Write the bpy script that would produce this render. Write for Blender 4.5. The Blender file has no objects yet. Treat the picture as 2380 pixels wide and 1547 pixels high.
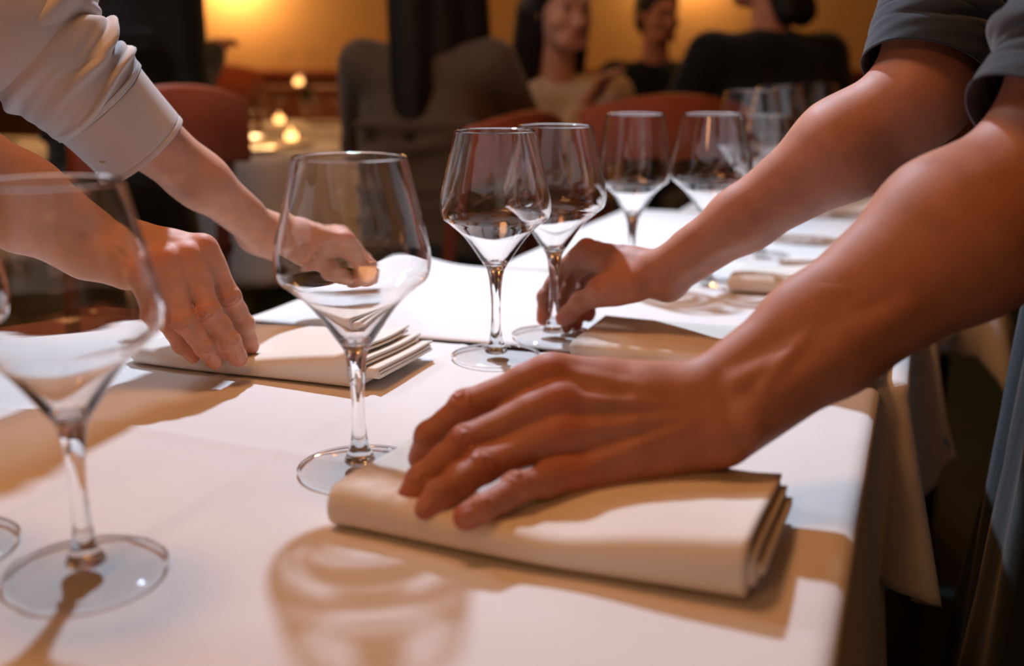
import bpy, bmesh, math, random
import numpy as np
from mathutils import Vector, Matrix
random.seed(4); np.random.seed(4)
sc = bpy.context.scene
COL = sc.collection
T = 0.75                      # table-top height
PITCH = math.radians(14.0)
FPX = 2475.0
CH = 0.286                    # camera height above the table top

# ------------------------------------------------------------------ camera, world, lights, exposure
cam_d = bpy.data.cameras.new('camera')
cam = bpy.data.objects.new('camera', cam_d); COL.objects.link(cam)
cam.location = (0, 0, T + CH)
cam.rotation_euler = (math.radians(90) - PITCH, 0, 0)
cam_d.sensor_width = 36.0
cam_d.lens = FPX / 2380 * 36.0
cam_d.clip_start = 0.02
cam_d.clip_end = 60
cam_d.dof.use_dof = True
cam_d.dof.focus_distance = 0.91
cam_d.dof.aperture_fstop = 3.1
sc.camera = cam

w = bpy.data.worlds.new('world'); sc.world = w; w.use_nodes = True
w.node_tree.nodes['Background'].inputs[0].default_value = (1.0, 0.42, 0.16, 1)
w.node_tree.nodes['Background'].inputs[1].default_value = 0.10

def light(name, kind, loc, energy, color, size=0.1, target=None, spot=None, blend=0.5):
    l = bpy.data.lights.new(name, kind); l.energy = energy; l.color = color
    if kind == 'AREA': l.shape = 'DISK'; l.size = size
    elif kind in ('POINT', 'SPOT'): l.shadow_soft_size = size
    l.cycles.is_caustics_light = True
    if kind == 'SPOT': l.spot_size = math.radians(spot); l.spot_blend = blend
    o = bpy.data.objects.new(name, l); COL.objects.link(o); o.location = loc
    if target is not None:
        o.rotation_euler = (Vector(target) - Vector(loc)).to_track_quat('-Z', 'Y').to_euler()
    return o
KEY = light('key_spot_lamp', 'SPOT', (-0.42, 2.50, 2.66), 330, (0.66, 0.80, 1.0), 0.055, (0.03, 1.50, T), 60, 1.0)
light('side_fill_light', 'AREA', (-1.7, 2.1, 2.6), 14, (0.74, 0.85, 1.0), 0.45, (0.0, 1.0, T + .2))  # added cool fill: softens the left shadows and streaks the glass bowls
WARM = (1.0, 0.44, 0.17)
light('overhead_fill_light', 'POINT', (-0.45, 0.85, 2.45), 36, WARM, 0.22)  # added warm fill overhead; no fixture hangs here
light('front_fill_light', 'POINT', (-0.9, -1.0, 2.2), 18, WARM, 0.18)  # added warm fill from behind the camera, front left
light('window_table_pendant_lamp', 'POINT', (-1.5, 4.1, 2.3), 30, (1.0, 0.5, 0.18), 0.12)
light('far_table_pendant_lamp', 'POINT', (1.0, 4.6, 2.45), 26, (1.0, 0.5, 0.18), 0.12)

sc.view_settings.view_transform = 'Standard'
sc.view_settings.look = 'None'
sc.view_settings.gamma = 1
sc.view_settings.use_curve_mapping = False
sc.view_settings.exposure = 0.0
cy = sc.cycles
cy.max_bounces = 12; cy.diffuse_bounces = 3; cy.glossy_bounces = 4; cy.transmission_bounces = 12; cy.transparent_max_bounces = 8
cy.use_denoising = True
cy.use_adaptive_sampling = True; cy.adaptive_threshold = 0.03
cy.sample_clamp_indirect = 4.0; cy.sample_clamp_direct = 0
cy.caustics_reflective = False; cy.caustics_refractive = True
cy.blur_glossy = 0.3

# ------------------------------------------------------------------ measuring helper (camera geometry -> world)
def at(px, py, zc):
    x = (px - 1190) / FPX; y = (773.5 - py) / FPX
    c, s = math.cos(PITCH), math.sin(PITCH)
    return np.array([x * zc, (c + y * s) * zc, T + CH + (-s + y * c) * zc])
def onz(px, py, z=0.0):
    a = at(px, py, 1.0) - np.array([0, 0, T + CH])
    t = (z - CH) / a[2]
    return a * t + np.array([0, 0, T + CH])
ROW = math.radians(-21.0)      # the table row runs away to the right
CU, SU = math.cos(ROW), math.sin(ROW)
def uv(v, u, z=0.0):           # row coordinates -> world
    return np.array([v * 0.9336 + u * 0.3584, -v * 0.3584 + u * 0.9336, T + z])

# ------------------------------------------------------------------ materials
def mat(name, color, rough=0.6, spec=0.5, metal=0.0, sheen=0.0, sss=0.0, bump=None, noise=None, coat=0.0):
    m = bpy.data.materials.new(name); m.use_nodes = True
    nt = m.node_tree; b = nt.nodes['Principled BSDF']
    b.inputs['Base Color'].default_value = (*color, 1); b.inputs['Roughness'].default_value = rough
    b.inputs['Specular IOR Level'].default_value = spec; b.inputs['Metallic'].default_value = metal
    if sheen: b.inputs['Sheen Weight'].default_value = sheen
    if coat: b.inputs['Coat Weight'].default_value = coat
    tc = nt.nodes.new('ShaderNodeTexCoord')
    if noise:                   # (scale, amount): gentle colour mottling
        n = nt.nodes.new('ShaderNodeTexNoise'); n.inputs['Scale'].default_value = noise[0]; n.inputs['Detail'].default_value = 4
        nt.links.new(tc.outputs['Object'], n.inputs['Vector'])
        mx = nt.nodes.new('ShaderNodeMix'); mx.data_type = 'RGBA'
        a = noise[1]
        mx.inputs[6].default_value = (*[c * (1 - a) for c in color], 1); mx.inputs[7].default_value = (*[min(1, c * (1 + a)) for c in color], 1)
        nt.links.new(n.outputs['Fac'], mx.inputs[0]); nt.links.new(mx.outputs[2], b.inputs['Base Color'])
    if bump:                    # (scale, strength, distance)
        n = nt.nodes.new('ShaderNodeTexNoise'); n.inputs['Scale'].default_value = bump[0]; n.inputs['Detail'].default_value = 3
        nt.links.new(tc.outputs['Object'], n.inputs['Vector'])
        bp = nt.nodes.new('ShaderNodeBump'); bp.inputs['Strength'].default_value = bump[1]; bp.inputs['Distance'].default_value = bump[2]
        nt.links.new(n.outputs['Fac'], bp.inputs['Height']); nt.links.new(bp.outputs['Normal'], b.inputs['Normal'])
    return m
def weave(name, color, scale=900, strength=0.25, rough=0.85, sheen=0.2):
    m = mat(name, color, rough, 0.2, sheen=sheen)
    nt = m.node_tree; b = nt.nodes['Principled BSDF']
    tc = nt.nodes.new('ShaderNodeTexCoord')
    hs = []
    for ax in ('X', 'Y'):
        wv = nt.nodes.new('ShaderNodeTexWave'); wv.bands_direction = ax; wv.inputs['Scale'].default_value = scale / 6; wv.inputs['Distortion'].default_value = 2
        wv.inputs['Detail'].default_value = 1
        nt.links.new(tc.outputs['Object'], wv.inputs['Vector']); hs.append(wv)
    ad = nt.nodes.new('ShaderNodeMath'); ad.operation = 'ADD'
    nt.links.new(hs[0].outputs['Fac'], ad.inputs[0]); nt.links.new(hs[1].outputs['Fac'], ad.inputs[1])
    n = nt.nodes.new('ShaderNodeTexNoise'); n.inputs['Scale'].default_value = 14; n.inputs['Detail'].default_value = 5
    nt.links.new(tc.outputs['Object'], n.inputs['Vector'])
    b1 = nt.nodes.new('ShaderNodeBump'); b1.inputs['Strength'].default_value = strength; b1.inputs['Distance'].default_value = 0.0002
    b2 = nt.nodes.new('ShaderNodeBump'); b2.inputs['Strength'].default_value = 0.35; b2.inputs['Distance'].default_value = 0.004
    nt.links.new(ad.outputs[0], b1.inputs['Height']); nt.links.new(n.outputs['Fac'], b2.inputs['Height'])
    nt.links.new(b2.outputs['Normal'], b1.inputs['Normal']); nt.links.new(b1.outputs['Normal'], b.inputs['Normal'])
    return m

def skin_mat(name, base, red):
    m = bpy.data.materials.new(name); m.use_nodes = True
    nt = m.node_tree; b = nt.nodes['Principled BSDF']; L = nt.links
    b.inputs['Roughness'].default_value = 0.55; b.inputs['Specular IOR Level'].default_value = 0.3
    b.inputs['Subsurface Weight'].default_value = 0.35; b.inputs['Subsurface Radius'].default_value = (1.0, 0.35, 0.18)
    b.inputs['Subsurface Scale'].default_value = 0.006
    tc = nt.nodes.new('ShaderNodeTexCoord')
    at_r = nt.nodes.new('ShaderNodeAttribute'); at_r.attribute_name = 'flush'
    at_n = nt.nodes.new('ShaderNodeAttribute'); at_n.attribute_name = 'nail'
    at_c = nt.nodes.new('ShaderNodeAttribute'); at_c.attribute_name = 'crease'
    n1 = nt.nodes.new('ShaderNodeTexNoise'); n1.inputs['Scale'].default_value = 55; n1.inputs['Detail'].default_value = 5
    L.new(tc.outputs['Object'], n1.inputs['Vector'])
    mx0 = nt.nodes.new('ShaderNodeMix'); mx0.data_type = 'RGBA'
    mx0.inputs[6].default_value = (*[c * 0.74 for c in base], 1); mx0.inputs[7].default_value = (*[min(1, c * 1.22) for c in base], 1)
    L.new(n1.outputs['Fac'], mx0.inputs[0])
    mx1 = nt.nodes.new('ShaderNodeMix'); mx1.data_type = 'RGBA'; mx1.inputs[7].default_value = (*red, 1)
    L.new(at_r.outputs['Fac'], mx1.inputs[0]); L.new(mx0.outputs[2], mx1.inputs[6])
    mx2 = nt.nodes.new('ShaderNodeMix'); mx2.data_type = 'RGBA'
    mx2.inputs[7].default_value = (min(1, base[0] * 1.08), base[1] * 1.06, base[2] * 1.1, 1)
    L.new(at_n.outputs['Fac'], mx2.inputs[0]); L.new(mx1.outputs[2], mx2.inputs[6])
    L.new(mx2.outputs[2], b.inputs['Base Color'])
    rr = nt.nodes.new('ShaderNodeMapRange'); rr.inputs['To Min'].default_value = 0.56; rr.inputs['To Max'].default_value = 0.28
    L.new(at_n.outputs['Fac'], rr.inputs['Value']); L.new(rr.outputs[0], b.inputs['Roughness'])
    v = nt.nodes.new('ShaderNodeTexVoronoi'); v.inputs['Scale'].default_value = 700
    L.new(tc.outputs['Object'], v.inputs['Vector'])
    b1 = nt.nodes.new('ShaderNodeBump'); b1.inputs['Strength'].default_value = 0.12; b1.inputs['Distance'].default_value = 0.0006
    L.new(v.outputs['Distance'], b1.inputs['Height'])
    b2 = nt.nodes.new('ShaderNodeBump'); b2.inputs['Strength'].default_value = 1.0; b2.inputs['Distance'].default_value = 0.0011
    L.new(at_c.outputs['Fac'], b2.inputs['Height']); L.new(b1.outputs['Normal'], b2.inputs['Normal'])
    L.new(b2.outputs['Normal'], b.inputs['Normal'])
    return m

def emit(name, color, strength):
    m = bpy.data.materials.new(name); m.use_nodes = True
    b = m.node_tree.nodes['Principled BSDF']; b.inputs['Base Color'].default_value = (*color, 1)
    b.inputs['Emission Color'].default_value = (*color, 1); b.inputs['Emission Strength'].default_value = strength
    return m
M = {}
M['skin'] = skin_mat('light_skin', (0.46, 0.205, 0.13), (0.50, 0.11, 0.06))
M['skin2'] = skin_mat('fair_skin', (0.66, 0.36, 0.25), (0.64, 0.19, 0.12))
M['cloth'] = weave('white_table_linen', (0.80, 0.78, 0.76), 1000, 0.3)
M['napkin'] = weave('ivory_napkin_linen', (0.84, 0.78, 0.69), 1500, 0.25)
M['shirt'] = weave('pale_shirt_cotton', (0.62, 0.60, 0.60), 2600, 0.15)
M['slate'] = weave('slate_blue_shirt_cotton', (0.026, 0.037, 0.052), 2200, 0.25)
M['trouser'] = weave('black_trouser_wool', (0.012, 0.016, 0.016), 1500, 0.2)
M['apron'] = weave('dark_teal_apron_cotton', (0.006, 0.014, 0.016), 1500, 0.2)
M['black'] = weave('black_jacket_wool', (0.006, 0.009, 0.009), 1200, 0.2)
M['olive'] = weave('olive_brown_knit', (0.10, 0.075, 0.045), 700, 0.3)
M['hair'] = mat('dark_brown_hair', (0.010, 0.008, 0.006), 0.55, 0.3, bump=(160, 0.4, 0.003))
M['wood'] = mat('red_brown_chair_wood', (0.20, 0.045, 0.018), 0.4, 0.5, noise=(12, 0.3), coat=0.2)
M['darkwood'] = mat('dark_table_wood', (0.012, 0.012, 0.010), 0.5, 0.4, noise=(12, 0.3))
M['seat'] = mat('rust_seat_leather', (0.34, 0.075, 0.03), 0.5, 0.4, noise=(20, 0.2))
M['wall'] = mat('ochre_plaster', (0.48, 0.30, 0.13), 0.9, 0.1, noise=(3, 0.08), bump=(60, 0.2, 0.002))
M['wains'] = mat('brown_wainscot_paint', (0.10, 0.045, 0.02), 0.6, 0.3, noise=(5, 0.2))
M['floor'] = mat('dark_green_floor', (0.006, 0.030, 0.030), 0.5, 0.4, noise=(6, 0.4))
M['ceil'] = mat('warm_ceiling_plaster', (0.30, 0.2, 0.11), 0.9, 0.1)
M['plate'] = mat('white_porcelain', (0.75, 0.72, 0.66), 0.15, 0.5)
M['brass'] = mat('aged_brass', (0.55, 0.36, 0.12), 0.35, 0.5, metal=1.0)
M['dark'] = mat('black_metal', (0.01, 0.01, 0.01), 0.4, 0.5)
M['wine'] = mat('dark_red_wine', (0.05, 0.004, 0.004), 0.1, 0.6)
M['button'] = mat('pearl_shirt_button', (0.6, 0.5, 0.42), 0.3, 0.5)
M['lips'] = mat('rose_lips', (0.42, 0.10, 0.07), 0.4, 0.4)
M['eye'] = mat('dark_eye', (0.02, 0.012, 0.01), 0.15, 0.5)
M['lampglow'] = emit('warm_lamp_diffuser', (1.0, 0.62, 0.25), 30)
M['bulb'] = emit('warm_bulb', (1.0, 0.55, 0.2), 40)
M['glintglow'] = emit('glass_glint_glow', (1.0, 0.50, 0.16), 5)  # glow standing in for lamp reflections in the far glasses
# patterned blouse
m = weave('patterned_blouse_cotton', (0.42, 0.34, 0.24), 1200, 0.2); M['blouse'] = m
nt = m.node_tree; vn = nt.nodes.new('ShaderNodeTexNoise'); vn.inputs['Scale'].default_value = 11
tc = nt.nodes.new('ShaderNodeTexCoord'); nt.links.new(tc.outputs['Object'], vn.inputs['Vector'])
cr = nt.nodes.new('ShaderNodeValToRGB'); cr.color_ramp.elements[0].position = 0.36; cr.color_ramp.elements[0].color = (0.05, 0.05, 0.06, 1)
cr.color_ramp.elements[1].position = 0.46; cr.color_ramp.elements[1].color = (0.66, 0.54, 0.38, 1)
nt.links.new(vn.outputs['Fac'], cr.inputs[0]); nt.links.new(cr.outputs[0], nt.nodes['Principled BSDF'].inputs['Base Color'])
# glass
g = bpy.data.materials.new('clear_crystal'); g.use_nodes = True
b = g.node_tree.nodes['Principled BSDF']
b.inputs['Base Color'].default_value = (1, 1, 1, 1); b.inputs['Roughness'].default_value = 0.0
b.inputs['Transmission Weight'].default_value = 1.0; b.inputs['IOR'].default_value = 1.5
M['glass'] = g
g = bpy.data.materials.new('clear_crystal_thin'); g.use_nodes = True
nt = g.node_tree; nt.nodes.remove(nt.nodes['Principled BSDF'])
tr = nt.nodes.new('ShaderNodeBsdfTransparent'); tr.inputs[0].default_value = (.985, .985, .985, 1)
gl = nt.nodes.new('ShaderNodeBsdfGlossy'); gl.inputs['Roughness'].default_value = 0.0
fz = nt.nodes.new('ShaderNodeFresnel'); fz.inputs['IOR'].default_value = 1.4
mxs = nt.nodes.new('ShaderNodeMixShader'); ge = nt.nodes.new('ShaderNodeNewGeometry'); iv = nt.nodes.new('ShaderNodeMath'); iv.operation = 'SUBTRACT'; iv.inputs[0].default_value = 1.0
nt.links.new(ge.outputs['Backfacing'], iv.inputs[1]); mu = nt.nodes.new('ShaderNodeMath'); mu.operation = 'MULTIPLY'
nt.links.new(iv.outputs[0], mu.inputs[0]); nt.links.new(fz.outputs[0], mu.inputs[1]); nt.links.new(mu.outputs[0], mxs.inputs[0]); nt.links.new(tr.outputs[0], mxs.inputs[1]); nt.links.new(gl.outputs[0], mxs.inputs[2])
nt.links.new(mxs.outputs[0], nt.nodes['Material Output'].inputs['Surface'])
M['thinglass'] = g

# ------------------------------------------------------------------ object helpers
def link(name, me, m=None, parent=None, smooth=True, **kw):
    o = bpy.data.objects.new(name, me); COL.objects.link(o)
    if m is not None: me.materials.append(m)
    if smooth: me.shade_smooth()
    if parent is not None:
        o.parent = parent
        if 'world' in kw and kw['world']: o.matrix_parent_inverse = parent.matrix_world.inverted()
    return o
def tag(o, label=None, cat=None, group=None, kind=None):
    if label: o['label'] = label
    if cat: o['category'] = cat
    if group: o['group'] = group
    if kind: o['kind'] = kind
    return o
def empty(name, loc=(0, 0, 0), rz=0.0):
    o = bpy.data.objects.new(name, None); COL.objects.link(o); o.location = loc; o.rotation_euler = (0, 0, rz)
    o.empty_display_size = 0.05
    return o
def pyd(name, verts, faces):
    me = bpy.data.meshes.new(name); me.from_pydata([tuple(map(float, v)) for v in verts], [], [tuple(int(i) for i in f) for f in faces]); me.update()
    return me
def local(o, parent, loc):      # parts are modelled in world space; shift them under a thing placed at loc
    o.parent = parent; o.location = Vector(o.location) - Vector(loc)
    return o
def lathe(name, prof, seg=64):
    vs, fs = [], []
    n = len(prof)
    rings = []
    for r, z in prof:
        if r < 1e-6:
            rings.append([len(vs)]); vs.append((0, 0, z))
        else:
            rings.append(list(range(len(vs), len(vs) + seg)))
            for k in range(seg):
                a = 2 * math.pi * k / seg; vs.append((r * math.cos(a), r * math.sin(a), z))
    for A, B in zip(rings[:-1], rings[1:]):
        for k in range(seg):
            k2 = (k + 1) % seg
            if len(A) == 1 and len(B) == 1: continue
            if len(A) == 1: fs.append((A[0], B[k2], B[k]))
            elif len(B) == 1: fs.append((A[k], A[k2], B[0]))
            else: fs.append((A[k], A[k2], B[k2], B[k]))
    me = pyd(name, vs, fs)
    bm = bmesh.new(); bm.from_mesh(me); bmesh.ops.recalc_face_normals(bm, faces=bm.faces); bm.to_mesh(me); bm.free()
    return me
def box_bm(bm, c, s, rz=0.0, bev=0.0):
    r = bmesh.ops.create_cube(bm, size=1.0)
    mt = Matrix.Translation(c) @ Matrix.Rotation(rz, 4, 'Z') @ Matrix.Diagonal((*s, 1))
    bmesh.ops.transform(bm, matrix=mt, verts=r['verts'])
    if bev:
        es = list({e for v in r['verts'] for e in v.link_edges})
        bmesh.ops.bevel(bm, geom=es, offset=bev, segments=2, affect='EDGES', profile=0.6)
def box(name, c, s, m, rz=0.0, bev=0.004, parent=None):
    bm = bmesh.new(); box_bm(bm, c, s, rz, bev)
    me = bpy.data.meshes.new(name); bm.to_mesh(me); bm.free()
    return link(name, me, m, parent, smooth=False)
def catmull(pts, n):
    P = [np.array(p, float) for p in pts]; P = [2 * P[0] - P[1]] + P + [2 * P[-1] - P[-2]]
    out = []
    for i in range(1, len(P) - 2):
        for k in range(n):
            t = k / n
            out.append(0.5 * (2 * P[i] + (P[i + 1] - P[i - 1]) * t + (2 * P[i - 1] - 5 * P[i] + 4 * P[i + 1] - P[i + 2]) * t * t + (3 * P[i] - P[i - 1] - 3 * P[i + 1] + P[i + 2]) * t ** 3))
    out.append(P[-2]); return out
def tube_mesh(name, path, radf, seg=40, disp=None, closed_ends=True, up=(0, 0, 1)):
    """Sweep: radf(t)->(ra, rb); disp(t, a)->radial offset."""
    vs, fs = [], []
    n = len(path); side = None
    for i, p in enumerate(path):
        t = i / (n - 1)
        d = path[min(i + 1, n - 1)] - path[max(i - 1, 0)]; d = d / np.linalg.norm(d)
        s = np.cross(d, np.array(up, float)); s /= np.linalg.norm(s); q = np.cross(s, d)
        ra, rb = radf(t)
        for k in range(seg):
            a = 2 * math.pi * k / seg
            e = disp(t, a) if disp else 0.0
            vs.append(p + s * math.cos(a) * (ra + e) + q * math.sin(a) * (rb + e))
    for i in range(n - 1):
        for k in range(seg):
            k2 = (k + 1) % seg; fs.append((i * seg + k, i * seg + k2, (i + 1) * seg + k2, (i + 1) * seg + k))
    if closed_ends:
        fs.append(tuple(range(seg - 1, -1, -1))); fs.append(tuple((n - 1) * seg + k for k in range(seg)))
    return pyd(name, vs, fs)

# ------------------------------------------------------------------ implicit surfaces -> smooth continuous meshes
class Vol:
    def __init__(s, lo, hi, h):
        s.lo = np.array(lo, float); s.h = h
        s.n = np.ceil((np.array(hi) - s.lo) / h).astype(int) + 1
        s.F = np.full(s.n, 1.0, np.float32)
    def block(s, pts, r):
        P = np.array(pts, float)
        a = np.clip(np.floor((P.min(0) - r - s.lo) / s.h).astype(int), 0, s.n - 1)
        b = np.clip(np.ceil((P.max(0) + r - s.lo) / s.h).astype(int) + 1, 1, s.n)
        if np.any(b <= a): return None, None
        sl = tuple(slice(i, j) for i, j in zip(a, b))
        X, Y, Z = np.meshgrid(*[(np.arange(i, j) * s.h + l).astype(np.float32) for i, j, l in zip(a, b, s.lo)], indexing='ij', sparse=True)
        return sl, (X, Y, Z)
    def put(s, sl, d, k, sub=False):
        f = s.F[sl]
        if sub: d = -d; h = np.clip(0.5 - 0.5 * (f - d) / k, 0, 1); s.F[sl] = f * (1 - h) + d * h + k * h * (1 - h); return
        h = np.clip(0.5 + 0.5 * (f - d) / k, 0, 1)
        s.F[sl] = f * (1 - h) + d * h - k * h * (1 - h)
    def cap(s, a, b, ra, rb, k=0.004, sub=False):
        a = np.array(a, float); b = np.array(b, float)
        m = max(ra, rb) + k + 3 * s.h
        sl, G = s.block([a, b], m)
        if sl is None: return
        X, Y, Z = G; d = b - a; L2 = float(d @ d) + 1e-12
        t = np.clip(((X - a[0]) * d[0] + (Y - a[1]) * d[1] + (Z - a[2]) * d[2]) / L2, 0, 1)
        q = np.sqrt((X - a[0] - t * d[0]) ** 2 + (Y - a[1] - t * d[1]) ** 2 + (Z - a[2] - t * d[2]) ** 2) - (ra + (rb - ra) * t)
        s.put(sl, q, k, sub)
    def ell(s, c, r, k=0.004, R=None, sub=False):
        c = np.array(c, float); m = max(r) + k + 3 * s.h
        sl, G = s.block([c], m)
        if sl is None: return
        X, Y, Z = G; X = X - c[0]; Y = Y - c[1]; Z = Z - c[2]
        if R is None: R = np.eye(3)
        R = np.array(R)      # rows = local axes
        q = [(R[i][0] * X + R[i][1] * Y + R[i][2] * Z) / r[i] for i in range(3)]
        k0 = np.sqrt(q[0] ** 2 + q[1] ** 2 + q[2] ** 2)
        k1 = np.sqrt(sum((q[i] / r[i]) ** 2 for i in range(3))) + 1e-9
        s.put(sl, k0 * (k0 - 1) / k1, k, sub)
    def mesh(s, name, smooth=1):
        F = s.F; F[[0, -1]] = 1; F[:, [0, -1]] = 1; F[:, :, [0, -1]] = 1
        ins = F < 0
        nx, ny, nz = s.n
        c = np.zeros((nx - 1, ny - 1, nz - 1), np.uint8)
        for i in (0, 1):
            for j in (0, 1):
                for k in (0, 1):
                    c += ins[i:nx - 1 + i, j:ny - 1 + j, k:nz - 1 + k]
        act = (c > 0) & (c < 8)
        idx = np.argwhere(act); vid = np.full(act.shape, -1, np.int32); vid[act] = np.arange(len(idx))
        acc = np.zeros((len(idx), 3)); cnt = np.zeros(len(idx))
        cor = [(i, j, k) for i in (0, 1) for j in (0, 1) for k in (0, 1)]
        for a in cor:
            for ax in range(3):
                if a[ax]: continue
                bb = list(a); bb[ax] = 1
                fa = F[idx[:, 0] + a[0], idx[:, 1] + a[1], idx[:, 2] + a[2]].astype(float)
                fb = F[idx[:, 0] + bb[0], idx[:, 1] + bb[1], idx[:, 2] + bb[2]].astype(float)
                m_ = (fa < 0) != (fb < 0)
                t = np.where(m_, fa / (fa - fb + 1e-20), 0)
                p = np.tile(np.array(a, float), (len(idx), 1)); p[:, ax] += t
                acc[m_] += p[m_]; cnt[m_] += 1
        V = (idx + acc / cnt[:, None]) * s.h + s.lo
        faces = []
        for ax in range(3):
            o1, o2 = [(1, 2), (2, 0), (0, 1)][ax]
            sa = [slice(1, -1)] * 3; sb = [slice(1, -1)] * 3
            sa[ax] = slice(0, -1); sb[ax] = slice(1, None)
            A = ins[tuple(sa)]; B = ins[tuple(sb)]
            off = np.array([1, 1, 1]); off[ax] = 0
            for flag in (True, False):
                e = np.argwhere((A == flag) & (B == (not flag))) + off
                if not len(e): continue
                d1 = np.zeros(3, int); d1[o1] = 1; d2 = np.zeros(3, int); d2[o2] = 1
                q = [e - d1 - d2, e - d2, e, e - d1]
                f = np.stack([vid[x[:, 0], x[:, 1], x[:, 2]] for x in q], 1)
                faces.append(f if flag else f[:, ::-1])
        Fc = np.concatenate(faces)
        for _ in range(smooth):         # light relaxation
            S = np.zeros_like(V); N = np.zeros(len(V))
            for i in range(4):
                a_, b_ = Fc[:, i], Fc[:, (i + 1) % 4]
                for d in range(3):
                    S[:, d] += np.bincount(a_, V[b_, d], len(V)) + np.bincount(b_, V[a_, d], len(V))
                N += np.bincount(a_, minlength=len(V)) + np.bincount(b_, minlength=len(V))
            V = V * 0.5 + 0.5 * S / N[:, None]
        me = bpy.data.meshes.new(name)
        me.vertices.add(len(V)); me.vertices.foreach_set('co', V.ravel())
        me.loops.add(len(Fc) * 4); me.loops.foreach_set('vertex_index', Fc.ravel().astype(np.int32))
        me.polygons.add(len(Fc)); me.polygons.foreach_set('loop_start', np.arange(0, len(Fc) * 4, 4, dtype=np.int32))
        me.update(calc_edges=True); me.validate()
        return me, V
def unit(v): v = np.array(v, float); return v / (np.linalg.norm(v) + 1e-12)
def attr(me, name, vals):
    a = me.attributes.new(name, 'FLOAT', 'POINT'); a.data.foreach_set('value', np.clip(vals, -1, 1).astype(np.float32))
def join_meshes(name, mes):
    bm = bmesh.new()
    for x in mes: bm.from_mesh(x)
    me = bpy.data.meshes.new(name); bm.to_mesh(me); bm.free(); return me

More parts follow.
